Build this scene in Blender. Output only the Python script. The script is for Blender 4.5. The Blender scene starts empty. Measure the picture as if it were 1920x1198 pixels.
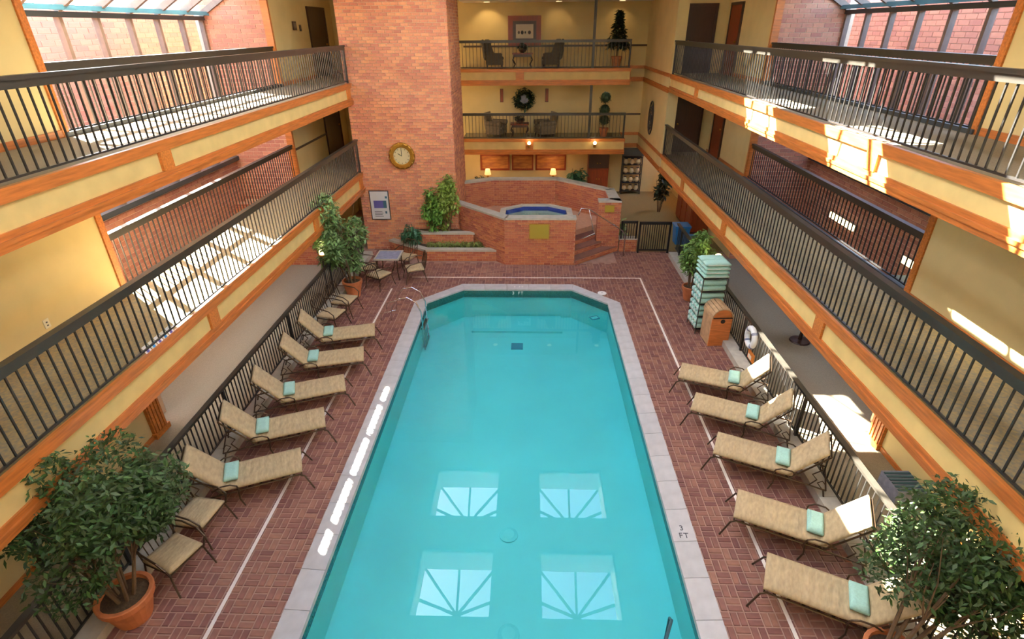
import bpy, bmesh, math, random
from mathutils import Matrix, Vector
import numpy as np
random.seed(7)
rng = np.random.default_rng(7)
scn = bpy.context.scene
col = scn.collection
PI = math.pi

# ------------------------------------------------------------------ camera
cam_d = bpy.data.cameras.new('camera')
cam = bpy.data.objects.new('camera', cam_d)
col.objects.link(cam)
R3 = [[0.9994825, -0.0075341, -0.0312729], [0.0311292, 0.4715663, 0.881281], [-0.0081076, 0.8817984, -0.4715568]]
cam.matrix_world = Matrix(((R3[0][0], R3[0][1], -R3[0][2], 0.343),
                           (R3[1][0], R3[1][1], -R3[1][2], 0.0),
                           (R3[2][0], R3[2][1], -R3[2][2], 6.8),
                           (0, 0, 0, 1)))
cam_d.sensor_width = 36.0
cam_d.lens = 1021.33 / 1920 * 36
cam_d.clip_start = 0.05
scn.camera = cam

# ------------------------------------------------------------------ world, sun, exposure
world = bpy.data.worlds.new('sky')
scn.world = world
world.use_nodes = True
wn = world.node_tree.nodes
bg = wn['Background']
sky = wn.new('ShaderNodeTexSky')
sky.sky_type = 'NISHITA'
sky.sun_disc = False
sky.sun_elevation = math.radians(40.7)
sky.sun_rotation = math.radians(-51)
sky.air_density = 1.0
sky.dust_density = 2.0
world.node_tree.links.new(sky.outputs[0], bg.inputs[0])
bg.inputs[1].default_value = 4.5
sun_d = bpy.data.lights.new('sun', 'SUN')
sun_d.energy = 300
sun_d.angle = math.radians(0.5)
sun_d.color = (1.0, 0.95, 0.86)
sun = bpy.data.objects.new('sun', sun_d)
col.objects.link(sun)
sun.rotation_euler = Vector((1.0, -0.8, -1.1)).to_track_quat('-Z', 'Y').to_euler()
scn.view_settings.view_transform = 'Standard'
scn.view_settings.look = 'None'
scn.view_settings.gamma = 1.0
scn.view_settings.use_curve_mapping = False
scn.view_settings.exposure = -0.65
FILL_W = 5.0       # power of the added fill lamps

# ------------------------------------------------------------------ materials
def lin(c):
    return tuple(((v / 255) / 12.92 if v / 255 <= 0.04045 else ((v / 255 + 0.055) / 1.055) ** 2.4) for v in c)

MATS = {}
def mat(name, rgb, rough=0.6, metal=0.0, noise=0.0, scale=8.0, bump=0.0, island=0.0, emit=None, estr=0.0,
        stretch=None, spec=0.5, rgb2=None, hue=(-0.04, 0.05)):
    m = bpy.data.materials.new(name)
    m.use_nodes = True
    nt = m.node_tree
    b = nt.nodes['Principled BSDF']
    b.inputs['Roughness'].default_value = rough
    b.inputs['Metallic'].default_value = metal
    b.inputs['Specular IOR Level'].default_value = spec
    c = lin(rgb)
    b.inputs['Base Color'].default_value = (*c, 1)
    src = None
    if noise > 0 or bump > 0 or rgb2:
        tc = nt.nodes.new('ShaderNodeTexCoord')
        mp = nt.nodes.new('ShaderNodeMapping')
        if stretch: mp.inputs['Scale'].default_value = stretch
        nz = nt.nodes.new('ShaderNodeTexNoise')
        nz.inputs['Scale'].default_value = scale
        nz.inputs['Detail'].default_value = 4
        nt.links.new(tc.outputs['Object'], mp.inputs[0])
        nt.links.new(mp.outputs[0], nz.inputs['Vector'])
        if noise > 0 or rgb2:
            rp = nt.nodes.new('ShaderNodeValToRGB')
            rp.color_ramp.elements[0].position = 0.3
            rp.color_ramp.elements[1].position = 0.7
            if rgb2:
                rp.color_ramp.elements[0].color = (*c, 1)
                rp.color_ramp.elements[1].color = (*lin(rgb2), 1)
            else:
                rp.color_ramp.elements[0].color = (*[v * (1 - noise) for v in c], 1)
                rp.color_ramp.elements[1].color = (*[min(1, v * (1 + noise)) for v in c], 1)
            nt.links.new(nz.outputs[0], rp.inputs[0])
            src = rp.outputs[0]
        if bump > 0:
            bp = nt.nodes.new('ShaderNodeBump')
            bp.inputs['Strength'].default_value = bump
            bp.inputs['Distance'].default_value = 0.02
            nt.links.new(nz.outputs[0], bp.inputs['Height'])
            nt.links.new(bp.outputs[0], b.inputs['Normal'])
    if island > 0:
        g = nt.nodes.new('ShaderNodeNewGeometry')
        oi = nt.nodes.new('ShaderNodeObjectInfo')
        ad = nt.nodes.new('ShaderNodeMath'); ad.operation = 'ADD'
        fr = nt.nodes.new('ShaderNodeMath'); fr.operation = 'FRACT'
        nt.links.new(g.outputs['Random Per Island'], ad.inputs[0])
        nt.links.new(oi.outputs['Random'], ad.inputs[1])
        nt.links.new(ad.outputs[0], fr.inputs[0])
        hs = nt.nodes.new('ShaderNodeHueSaturation')
        mr = nt.nodes.new('ShaderNodeMapRange')
        mr.inputs['To Min'].default_value = 1 - island
        mr.inputs['To Max'].default_value = 1 + island
        nt.links.new(fr.outputs[0], mr.inputs['Value'])
        nt.links.new(mr.outputs[0], hs.inputs['Value'])
        mh = nt.nodes.new('ShaderNodeMapRange')
        mh.inputs['To Min'].default_value = 0.5 + island * hue[0]
        mh.inputs['To Max'].default_value = 0.5 + island * hue[1]
        nt.links.new(fr.outputs[0], mh.inputs['Value'])
        nt.links.new(mh.outputs[0], hs.inputs['Hue'])
        if src: nt.links.new(src, hs.inputs['Color'])
        else: hs.inputs['Color'].default_value = (*c, 1)
        src = hs.outputs[0]
    if src: nt.links.new(src, b.inputs['Base Color'])
    if emit:
        b.inputs['Emission Color'].default_value = (*lin(emit), 1)
        b.inputs['Emission Strength'].default_value = estr
    MATS[name] = m
    return m

M_TAN = mat('tan_wall', (216, 194, 136), 0.8, noise=0.06, scale=1.5, bump=0.04)
M_TANP = mat('tan_fascia', (222, 192, 122), 0.7, noise=0.08, scale=3)
M_WOOD = mat('orange_wood', (176, 102, 44), 0.42, noise=0.28, scale=5, stretch=(6, 0.5, 6))
M_WOODX = mat('orange_wood_cross', (186, 110, 46), 0.42, noise=0.28, scale=5, stretch=(0.5, 6, 6))
M_DWOOD = mat('dark_wood', (54, 31, 19), 0.4, noise=0.25, scale=4, stretch=(6, 6, 0.6))
M_RWOOD = mat('red_wood', (128, 52, 22), 0.4, noise=0.25, scale=4, stretch=(6, 6, 0.6))
M_BRICK = mat('tower_brick', (202, 132, 98), 0.85, island=0.26, noise=0.1, scale=20)
M_MORTAR = mat('mortar', (226, 196, 164), 0.9, noise=0.08, scale=10)
M_BRICK2 = mat('tub_brick', (172, 100, 70), 0.85, island=0.24, noise=0.1, scale=20)
M_MORTAR2 = mat('tub_mortar', (196, 150, 120), 0.9, noise=0.08, scale=10)
M_BRICK3 = mat('well_brick', (188, 130, 106), 0.85, island=0.16, noise=0.1, scale=20)
M_PALEB = mat('pale_brick', (176, 118, 104), 0.9, island=0.12, noise=0.06, scale=10)
M_PALEM = mat('pale_mortar', (190, 160, 150), 0.9)
M_PAVER = mat('paver', (122, 80, 70), 0.55, island=0.28, noise=0.14, scale=9)
M_JOINT = mat('paver_joint', (160, 128, 114), 0.85, noise=0.15, scale=6)
M_LINE = mat('white_line', (238, 228, 216), 0.6)
M_COPE = mat('coping', (190, 188, 186), 0.5, noise=0.1, scale=5, island=0.05)
M_STONE = mat('white_stone', (184, 178, 162), 0.7, noise=0.12, scale=6)
M_POOL = mat('pool_plaster', (92, 208, 210), 0.5, noise=0.05, scale=0.8)
M_TILE = mat('waterline_tile', (34, 92, 88), 0.25, noise=0.4, scale=30)
M_DARK = mat('dark_grate', (40, 130, 150), 0.5)
M_CARPET = mat('carpet', (134, 122, 100), 0.95, noise=0.12, scale=60, bump=0.1)
M_CARPET2 = mat('patterned_carpet', (150, 128, 84), 0.95, rgb2=(112, 106, 92), scale=22)
M_CARPETL = mat('lounge_carpet', (128, 112, 72), 0.95, noise=0.15, scale=30)
M_RAIL = mat('rail_metal', (46, 42, 36), 0.38, metal=0.0, noise=0.15, scale=5)
M_BAL = mat('baluster_metal', (34, 32, 30), 0.4)
M_CEIL = mat('ceiling_paint', (232, 224, 204), 0.85, noise=0.03, scale=3)
M_WHITE = mat('white_paint', (240, 238, 232), 0.7)
M_FRAME = mat('bronze_frame', (116, 96, 84), 0.5, noise=0.12, scale=8)
M_FRAMED = mat('dark_frame', (52, 58, 62), 0.45)
M_BLUEM = mat('blue_flashing', (70, 120, 140), 0.4)
M_CUSH = mat('tan_cushion', (178, 158, 122), 0.9, noise=0.16, scale=9, bump=0.5, stretch=(3, 1, 1))
M_METAL = mat('bronze_metal', (72, 56, 40), 0.4, metal=0.6)
M_TOWEL = mat('mint_towel', (168, 212, 198), 0.95, noise=0.08, scale=40, bump=0.2)
M_CHROME = mat('chrome', (220, 220, 224), 0.15, metal=1.0)
M_TERRA = mat('terracotta', (176, 104, 62), 0.75, noise=0.15, scale=7)
M_SOIL = mat('soil', (70, 52, 34), 0.95, noise=0.4, scale=40)
M_LEAF = mat('leaf', (46, 70, 22), 0.6, island=0.4)
M_LEAFL = mat('light_leaf', (126, 150, 62), 0.5, island=0.3)
M_LEAFD = mat('dark_leaf', (30, 52, 30), 0.5, island=0.3)
M_LEAFB = mat('blue_green_leaf', (52, 96, 62), 0.45, island=0.3)
M_TRUNK = mat('trunk', (86, 66, 46), 0.8, noise=0.2, scale=20)
M_GOLD = mat('gold', (168, 124, 46), 0.35, metal=0.7, noise=0.25, scale=30)
M_CREAM = mat('cream', (226, 212, 164), 0.6)
M_BLACK = mat('black', (20, 18, 18), 0.5)
M_PURPLE = mat('print_purple', (84, 76, 140), 0.5)
M_TEALP = mat('print_teal', (46, 84, 96), 0.5)
M_BRASS = mat('brass_plaque', (170, 146, 48), 0.4, metal=0.3)
M_CHAIRF = mat('olive_fabric', (74, 62, 44), 0.9, noise=0.3, scale=14)
M_CHAIRF2 = mat('taupe_fabric', (106, 90, 66), 0.9, noise=0.3, scale=14)
M_BOXW = mat('stained_box_wood', (190, 110, 54), 0.5, noise=0.2, scale=5, stretch=(1, 1, 6))
M_SLAT = mat('weathered_slat', (176, 142, 104), 0.7, noise=0.2, scale=8)
M_RING = mat('ring_white', (236, 238, 236), 0.5)
M_ORANGE = mat('orange_sign', (226, 130, 40), 0.5)
M_BLUE = mat('blue_plastic', (40, 120, 190), 0.4)
M_BULB = mat('lamp_glow', (255, 236, 190), 0.5, emit=(255, 226, 160), estr=9)
M_DISC = mat('fill_or_gallery_disc', (255, 240, 210), 0.5, emit=(255, 226, 170), estr=2.5)  # glow of the gallery lights and of the added fill lamps
M_SHADE = mat('lamp_shade', (255, 220, 170), 0.6, emit=(255, 170, 100), estr=3.0)
M_TUBEL = mat('tube_glow', (255, 244, 214), 0.5, emit=(255, 232, 176), estr=6)
M_SCREEN = mat('lit_front', (190, 196, 236), 0.4, emit=(190, 196, 240), estr=1.2)
M_PAPER = mat('paper', (224, 216, 196), 0.7)
M_ART = mat('landscape_print', (196, 132, 60), 0.6, rgb2=(120, 66, 34), scale=3, stretch=(0.6, 1, 3))
M_PLATE = mat('switch_plate', (236, 226, 196), 0.5)
M_MARKC = mat('marker_tile', (70, 70, 72), 0.6)
M_SLATE = mat('blue_grey_cushion', (128, 132, 152), 0.9, noise=0.2, scale=10)
M_PATT = mat('iron_black', (36, 34, 32), 0.5)

def facing_fresnel(nt, f0, pw=5.0):
    lw = nt.nodes.new('ShaderNodeLayerWeight'); lw.inputs['Blend'].default_value = 0.5
    p = nt.nodes.new('ShaderNodeMath'); p.operation = 'POWER'; p.inputs[1].default_value = pw
    q = nt.nodes.new('ShaderNodeMath'); q.operation = 'MULTIPLY_ADD'; q.inputs[1].default_value = 1 - f0; q.inputs[2].default_value = f0
    nt.links.new(lw.outputs['Facing'], p.inputs[0]); nt.links.new(p.outputs[0], q.inputs[0])
    return q
def glass_mat(name, tint, gloss):
    m = bpy.data.materials.new(name); m.use_nodes = True
    nt = m.node_tree; nt.nodes.clear()
    o = nt.nodes.new('ShaderNodeOutputMaterial')
    t = nt.nodes.new('ShaderNodeBsdfTransparent'); t.inputs[0].default_value = (*tint, 1)
    g = nt.nodes.new('ShaderNodeBsdfGlossy'); g.inputs['Roughness'].default_value = gloss
    f = facing_fresnel(nt, 0.05)
    x = nt.nodes.new('ShaderNodeMixShader')
    nt.links.new(f.outputs[0], x.inputs[0]); nt.links.new(t.outputs[0], x.inputs[1]); nt.links.new(g.outputs[0], x.inputs[2])
    nt.links.new(x.outputs[0], o.inputs[0])
    return m
M_GLASS = glass_mat('clear_glass', (0.94, 0.97, 0.97), 0.0)

def water_mat():
    m = bpy.data.materials.new('water'); m.use_nodes = True
    nt = m.node_tree; nt.nodes.clear()
    o = nt.nodes.new('ShaderNodeOutputMaterial')
    t = nt.nodes.new('ShaderNodeBsdfTransparent'); t.inputs[0].default_value = (0.78, 0.97, 0.99, 1)
    g = nt.nodes.new('ShaderNodeBsdfGlossy'); g.inputs['Roughness'].default_value = 0.0
    f = facing_fresnel(nt, 0.035, 4.5)
    x = nt.nodes.new('ShaderNodeMixShader')
    tc = nt.nodes.new('ShaderNodeTexCoord')
    nz = nt.nodes.new('ShaderNodeTexNoise'); nz.inputs['Scale'].default_value = 1.6; nz.inputs['Detail'].default_value = 2
    bp = nt.nodes.new('ShaderNodeBump'); bp.inputs['Strength'].default_value = 0.003; bp.inputs['Distance'].default_value = 0.1
    nt.links.new(tc.outputs['Object'], nz.inputs['Vector']); nt.links.new(nz.outputs[0], bp.inputs['Height'])
    nt.links.new(bp.outputs[0], g.inputs['Normal'])
    nt.links.new(f.outputs[0], x.inputs[0]); nt.links.new(t.outputs[0], x.inputs[1]); nt.links.new(g.outputs[0], x.inputs[2])
    nt.links.new(x.outputs[0], o.inputs[0])
    return m
M_WATER = water_mat()

# ------------------------------------------------------------------ mesh helpers
class MB:
    def __init__(self):
        self.v = []; self.f = []
    def add(self, vs, fs):
        n = len(self.v)
        self.v += [tuple(p) for p in vs]
        self.f += [tuple(i + n for i in q) for q in fs]
        return self
    def box(self, x0, y0, z0, x1, y1, z1, top_inset=0.0):
        i = top_inset
        vs = [(x0, y0, z0), (x1, y0, z0), (x1, y1, z0), (x0, y1, z0),
              (x0 + i, y0 + i, z1), (x1 - i, y0 + i, z1), (x1 - i, y1 - i, z1), (x0 + i, y1 - i, z1)]
        return self.add(vs, [(0, 3, 2, 1), (4, 5, 6, 7), (0, 1, 5, 4), (1, 2, 6, 5), (2, 3, 7, 6), (3, 0, 4, 7)])
    def beam(self, p, q, w, h, up=(0, 0, 1)):
        """box from p to q, w across, h along up (centred)"""
        p = Vector(p); q = Vector(q); d = (q - p).normalized(); u = Vector(up)
        s = d.cross(u)
        if s.length < 1e-4: s = d.cross(Vector((1, 0, 0)))
        s.normalize(); u = s.cross(d).normalized()
        a = s * (w / 2); b = u * (h / 2)
        vs = [p - a - b, p + a - b, p + a + b, p - a + b, q - a - b, q + a - b, q + a + b, q - a + b]
        return self.add(vs, [(0, 1, 2, 3), (7, 6, 5, 4), (0, 4, 5, 1), (1, 5, 6, 2), (2, 6, 7, 3), (3, 7, 4, 0)])
    def tube(self, path, r, n=6, caps=True):
        path = [Vector(p) for p in path]
        base = len(self.v)
        prev = None
        k = len(path)
        for i, p in enumerate(path):
            d = (path[min(i + 1, k - 1)] - path[max(i - 1, 0)]).normalized()
            if prev is None:
                a = d.cross(Vector((0, 0, 1)))
                if a.length < 1e-3: a = d.cross(Vector((1, 0, 0)))
            else:
                a = prev - d * prev.dot(d)
            a.normalize(); prev = a
            b = d.cross(a)
            rr = r[i] if isinstance(r, (list, tuple)) else r
            for j in range(n):
                t = 2 * PI * j / n
                self.v.append(tuple(p + a * (math.cos(t) * rr) + b * (math.sin(t) * rr)))
        for i in range(k - 1):
            for j in range(n):
                j2 = (j + 1) % n
                self.f.append((base + i * n + j, base + i * n + j2, base + (i + 1) * n + j2, base + (i + 1) * n + j))
        if caps:
            self.f.append(tuple(base + j for j in range(n))[::-1])
            self.f.append(tuple(base + (k - 1) * n + j for j in range(n)))
        return self
    def lathe(self, prof, n=16, c=(0, 0, 0), axis='z'):
        base = len(self.v); k = len(prof)
        for r, z in prof:
            for j in range(n):
                t = 2 * PI * j / n
                x, y = r * math.cos(t), r * math.sin(t)
                if axis == 'z': p = (c[0] + x, c[1] + y, c[2] + z)
                elif axis == 'y': p = (c[0] + x, c[1] + z, c[2] + y)
                else: p = (c[0] + z, c[1] + x, c[2] + y)
                self.v.append(p)
        for i in range(k - 1):
            for j in range(n):
                j2 = (j + 1) % n
                self.f.append((base + i * n + j, base + i * n + j2, base + (i + 1) * n + j2, base + (i + 1) * n + j))
        self.f.append(tuple(base + j for j in range(n))[::-1])
        self.f.append(tuple(base + (k - 1) * n + j for j in range(n)))
        return self
    def ball(self, c, rx, ry=None, rz=None, n=10, m=7):
        ry = ry or rx; rz = rz or rx
        prof = []
        base = len(self.v)
        for i in range(m + 1):
            ph = -PI / 2 + PI * i / m
            for j in range(n):
                t = 2 * PI * j / n
                cr = max(math.cos(ph), 0.02)
                self.v.append((c[0] + rx * cr * math.cos(t), c[1] + ry * cr * math.sin(t), c[2] + rz * math.sin(ph)))
        for i in range(m):
            for j in range(n):
                j2 = (j + 1) % n
                self.f.append((base + i * n + j, base + i * n + j2, base + (i + 1) * n + j2, base + (i + 1) * n + j))
        return self
    def prism(self, poly, z0, z1):
        n = len(poly)
        vs = [(x, y, z0) for x, y in poly] + [(x, y, z1) for x, y in poly]
        fs = [tuple(range(n))[::-1], tuple(range(n, 2 * n))]
        for i in range(n):
            j = (i + 1) % n
            fs.append((i, j, n + j, n + i))
        return self.add(vs, fs)
    def slab(self, L, Wd, H, nx=10, ny=6, tuft=0.0, tx=0.0):
        """soft cushion, from x=0..L, centred in y, z=0..H, rounded edges"""
        base = len(self.v)
        def edge(u):
            e = min(u, 1 - u) * 2
            return 1 - (1 - min(1, e / 0.28)) ** 2
        for side in (1, -1):
            for i in range(nx + 1):
                for j in range(ny + 1):
                    u = i / nx; w = j / ny
                    h = 0.5 * H * (0.35 + 0.65 * min(edge(u), edge(w)) ** 0.6)
                    if side == 1 and tuft: h -= tuft * (0.5 + 0.5 * math.cos(u * tx * 2 * PI)) * min(edge(u), edge(w))
                    self.v.append((u * L, (w - 0.5) * Wd, H / 2 + side * h))
        N = (nx + 1) * (ny + 1)
        for i in range(nx):
            for j in range(ny):
                a = base + i * (ny + 1) + j
                q = (a, a + ny + 1, a + ny + 2, a + 1)
                self.f.append(q)
                self.f.append(tuple(t + N for t in q)[::-1])
        ring = [base + i * (ny + 1) for i in range(nx + 1)] + [base + nx * (ny + 1) + j for j in range(1, ny + 1)] + \
               [base + i * (ny + 1) + ny for i in range(nx - 1, -1, -1)] + [base + j for j in range(ny - 1, 0, -1)]
        for i in range(len(ring)):
            a, b = ring[i], ring[(i + 1) % len(ring)]
            self.f.append((a, a + N, b + N, b))
        return self
    def xf(self, M):
        self.v = [tuple(M @ Vector(p)) for p in self.v]
        return self
    def mesh(self, name, m, smooth=False):
        me = bpy.data.meshes.new(name)
        me.from_pydata(self.v, [], self.f)
        me.update()
        if smooth: me.polygons.foreach_set('use_smooth', [True] * len(me.polygons))
        if m: me.materials.append(m)
        return me
    def build(self, name, m, parent=None, smooth=False, fix=True):
        me = self.mesh(name, m, smooth)
        if fix:
            bm = bmesh.new(); bm.from_mesh(me); bmesh.ops.recalc_face_normals(bm, faces=bm.faces); bm.to_mesh(me); bm.free()
        return link(name, me, parent)

def link(name, data, parent=None, loc=None, rot=None):
    o = bpy.data.objects.new(name, data)
    col.objects.link(o)
    if parent: o.parent = parent
    if loc is not None: o.location = loc
    if rot is not None: o.rotation_euler = rot
    return o
def thing(name, label=None, cat=None, loc=(0, 0, 0), rz=0.0, group=None):
    o = link(name, None, None, loc, (0, 0, rz))
    o.empty_display_size = 0.1
    if label: o['label'] = label
    if cat: o['category'] = cat
    if group: o['group'] = group
    return o
def tag(o, label, cat, group=None):
    o['label'] = label; o['category'] = cat
    if group: o['group'] = group
    return o
def struct(o):
    o['kind'] = 'structure'; return o
def stuff(o):
    o['kind'] = 'stuff'; return o
def kids(o): return list(o.children)
def dup(root, loc, rz, label=None, group=None):
    r = root.copy(); col.objects.link(r); r.location = loc; r.rotation_euler = (0, 0, rz)
    if label: r['label'] = label
    if group: r['group'] = group
    for ch in kids(root):
        c = ch.copy(); col.objects.link(c); c.parent = r
        for g in kids(ch):
            d = g.copy(); col.objects.link(d); d.parent = c
    return r
def B(name, m, parent, *boxes):
    mb = MB()
    for b in boxes: mb.box(*b)
    return mb.build(name, m, parent)

def bricks_mesh(name, m, p0, p1, z0, z1, bl, bh, depth, joint=0.012, parent=None, rnd=0.004, cut=None):
    """running-bond bricks on the vertical plane p0->p1; the visible face looks to the right of p0->p1"""
    p0 = Vector((*p0, 0)); p1 = Vector((*p1, 0)); d = p1 - p0; L = d.length; d.normalize()
    nrm = Vector((d.y, -d.x, 0))
    V = []; F = []
    rows = int(round((z1 - z0) / bh)); ph = (z1 - z0) / rows
    for r in range(rows):
        za = z0 + r * ph + joint / 2; zb = z0 + (r + 1) * ph - joint / 2
        x = -bl / 2 if r % 2 else 0.0
        while x < L - 1e-4:
            a = max(0, x + joint / 2); b = min(L, x + bl - joint / 2)
            x += bl
            if b - a < 0.03: continue
            if cut and cut(0.5 * (a + b), 0.5 * (za + zb)): continue
            o = depth + (random.random() - 0.5) * rnd
            n = len(V)
            for (s, z) in ((a, za), (b, za), (b, zb), (a, zb)):
                q = p0 + d * s
                V.append((q.x, q.y, z))
            for (s, z) in ((a + .003, za + .003), (b - .003, za + .003), (b - .003, zb - .003), (a + .003, zb - .003)):
                q = p0 + d * s + nrm * o
                V.append((q.x, q.y, z))
            F += [(n + 4, n + 5, n + 6, n + 7), (n, n + 1, n + 5, n + 4), (n + 1, n + 2, n + 6, n + 5), (n + 2, n + 3, n + 7, n + 6), (n + 3, n, n + 4, n + 7)]
    me = bpy.data.meshes.new(name); me.from_pydata(V, [], F); me.update(); me.materials.append(m)
    return stuff(link(name, me, parent))

# ------------------------------------------------------------------ dimensions
HW = 5.158            # half width of the atrium between the fascias
WX = 6.95             # plane of the corridor back walls
GX = 8.86             # plane of the outer glazing
V0, V1 = 8.65, 17.1   # the light wells run from V0 to V1
YT = 17.9             # front of the brick tower
YF = 23.9             # front of the far balconies
YB = 25.5             # back wall
LEV = ((2.03, 2.655), (4.753, 5.35))   # underside and top of the two balcony levels
ZC = 8.5              # ceiling
PI_IN, PI_OUT = 2.56, 2.88

def poly_in(h, yf, yc, xf, yn=2.0):
    return [(-h, yn), (h, yn), (h, yc), (xf, yf), (-xf, yf), (-h, yc)]
P_OUT = poly_in(PI_OUT, 14.92, 13.72, 1.66)
P_IN = poly_in(PI_IN, 14.58, 13.66, 1.60)
def inside(x, y, P):
    c = False; n = len(P); j = n - 1
    for i in range(n):
        xi, yi = P[i]; xj, yj = P[j]
        if (yi > y) != (yj > y) and x < (xj - xi) * (y - yi) / (yj - yi) + xi: c = not c
        j = i
    return c

# ------------------------------------------------------------------ floor
mb = MB()
zf = -0.008
def quad(pts, z=zf): mb.add([(x, y, z) for x, y in pts], [tuple(range(len(pts)))])
YE = YB + 0.1
quad([(-9, -4), (-PI_OUT, -4), (-PI_OUT, YE), (-9, YE)]); quad([(PI_OUT, -4), (9, -4), (9, YE), (PI_OUT, YE)])
quad([(-PI_OUT, -4), (PI_OUT, -4), (PI_OUT, 2.0), (-PI_OUT, 2.0)])
quad([(-PI_OUT, 14.92), (PI_OUT, 14.92), (PI_OUT, YE), (-PI_OUT, YE)])
quad([(-PI_OUT, 13.72), (-1.66, 14.92), (-PI_OUT, 14.92)]); quad([(PI_OUT, 13.72), (PI_OUT, 14.92), (1.66, 14.92)])
floor = struct(mb.build('floor', M_JOINT, fix=False))
# carpets on both sides and in the lounge
B('carpet', M_CARPET, floor, (-GX, -4, -0.004, -5.3, 16.4, 0.006))
B('carpet', M_CARPET, floor, (5.3, -4, -0.004, GX, 17.1, 0.006))
B('carpet', M_CARPETL, floor, (3.5, 17.75, -0.004, GX, YB, 0.006), (-2.1, 21.3, -0.004, 3.5, YB, 0.006))
# basket-weave pavers
pav = []
T = 0.2
for ix in range(-26, 26):
    for iy in range(5, 90):
        x0 = ix * T; y0 = 1.0 + iy * T
        for k in range(2):
            if (ix + iy) % 2: r = (x0, y0 + k * T / 2, x0 + T, y0 + (k + 1) * T / 2)
            else: r = (x0 + k * T / 2, y0, x0 + (k + 1) * T / 2, y0 + T)
            cx, cy = (r[0] + r[2]) / 2, (r[1] + r[3]) / 2
            if cy < 2.2 or cy > 18.2 or abs(cx) > 5.08: continue
            if inside(cx, cy, P_OUT): continue
            if cy > 16.7 and -4.4 < cx < 3.5 and not (cy < 17.8 and cx > 3.2): continue
            pav.append((cx, cy, r[2] - r[0], r[3] - r[1]))
pav.sort(key=lambda p: (p[1] + abs(abs(p[0]) - 3.6) * 0.6) if p[1] > 4.0 else 99)
def paver_mb(mb, cx, cy, w, h, z=0.0):
    g = 0.0075; c = 0.006
    a, b = w / 2 - g, h / 2 - g
    n = len(mb.v)
    mb.v += [(cx - a, cy - b, -0.008), (cx + a, cy - b, -0.008), (cx + a, cy + b, -0.008), (cx - a, cy + b, -0.008),
             (cx - a + c, cy - b + c, z), (cx + a - c, cy - b + c, z), (cx + a - c, cy + b - c, z), (cx - a + c, cy + b - c, z)]
    mb.f += [(n + 4, n + 5, n + 6, n + 7), (n, n + 1, n + 5, n + 4), (n + 1, n + 2, n + 6, n + 5), (n + 2, n + 3, n + 7, n + 6), (n + 3, n, n + 4, n + 7)]
pm = []
for w, h in ((T, T / 2), (T / 2, T)):
    q = MB(); paver_mb(q, 0, 0, w, h); pm.append(q.mesh('brick', M_PAVER))
for cx, cy, w, h in pav[:300]:
    o = link('brick', pm[0] if w > h else pm[1], floor, (cx, cy, 0.002 + random.random() * 0.003))
q = MB()
for cx, cy, w, h in pav[300:]: paver_mb(q, cx, cy, w, h, 0.002 + random.random() * 0.003)
stuff(q.build('paving', M_PAVER, floor, fix=False))
# white stripe painted on the deck
B('painted_line', M_LINE, floor, (-3.765, 1.5, 0.0, -3.715, 14.6, 0.0075), (3.715, 1.5, 0.0, 3.765, 15.47, 0.0075), (-3.3, 15.42, 0.0, 3.765, 15.47, 0.0075))

# ------------------------------------------------------------------ pool
pool = thing('swimming_pool', 'long turquoise swimming pool with chamfered far corners and pale stone coping', 'pool', (0, 8, 0))
pool_p = Vector((0, 8, 0))
def shift(mb, v):
    mb.v = [(a - v[0], b - v[1], c - v[2]) for a, b, c in mb.v]; return mb
mb = MB()
n = len(P_IN)
DEEP = -0.92
mb.add([(x, y, DEEP) for x, y in P_IN], [tuple(range(n))])
for i in range(n):
    a, b = P_IN[i], P_IN[(i + 1) % n]
    mb.add([(*a, DEEP), (*b, DEEP), (*b, -0.03), (*a, -0.03)], [(0, 1, 2, 3)])
shift(mb, pool_p).build('basin', M_POOL, pool, fix=False)
mb = MB()
for i in range(n):
    a, b = P_IN[i], P_IN[(i + 1) % n]
    s = 0.994
    a2 = (a[0] * s, 8 + (a[1] - 8) * s); b2 = (b[0] * s, 8 + (b[1] - 8) * s)
    mb.add([(*a2, -0.24), (*b2, -0.24), (*b2, -0.02), (*a2, -0.02)], [(0, 1, 2, 3)])
shift(mb, pool_p).build('tile_band', M_TILE, pool, fix=False)
mb = MB().box(-1.3, 13.6, DEEP, 1.3, 14.56, DEEP + 0.06)
shift(mb, pool_p).build('entry_steps', M_POOL, pool)
for cx, cy in ((0.02, 12.85), (0.02, 6.53), (0.08, 4.78)):
    if cy > 10: mb = MB().box(cx - 0.16, cy - 0.16, DEEP, cx + 0.16, cy + 0.16, DEEP + 0.02)
    else: mb = MB().lathe([(0.16, 0), (0.16, 0.02), (0.1, 0.035)], 14, (cx, cy, DEEP))
    shift(mb, pool_p).build('drain_cover', M_DARK if cy > 10 else M_POOL, pool)
# coping stones
def edge_stones(a, b, c, d, L):
    """outer edge a-b, inner edge d-c"""
    k = max(1, int(round((Vector(b) - Vector(a)).length / L)))
    out = []
    for i in range(k):
        t0, t1 = i / k, (i + 1) / k
        ln = (Vector(b) - Vector(a)).length; g = 0.004 / ln
        t0 += g; t1 -= g
        lp = lambda p, q, t: (p[0] + (q[0] - p[0]) * t, p[1] + (q[1] - p[1]) * t)
        out.append([lp(a, b, t0), lp(a, b, t1), lp(d, c, t1), lp(d, c, t0)])
    return out
P_CO = poly_in(PI_IN - 0.03, 14.55, 13.65, 1.59)
for i in range(n):
    a, b = P_OUT[i], P_OUT[(i + 1) % n]; d, c = P_CO[i], P_CO[(i + 1) % n]
    for st in edge_stones(a, b, c, d, 0.62):
        cx = sum(p[0] for p in st) / 4; cy = sum(p[1] for p in st) / 4
        mb = MB().prism([(p[0] - cx, p[1] - cy) for p in st], -0.06, 0.022)
        o = mb.build('coping_stone', M_COPE, pool); o.location = (cx, cy - 8, 0)
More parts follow.
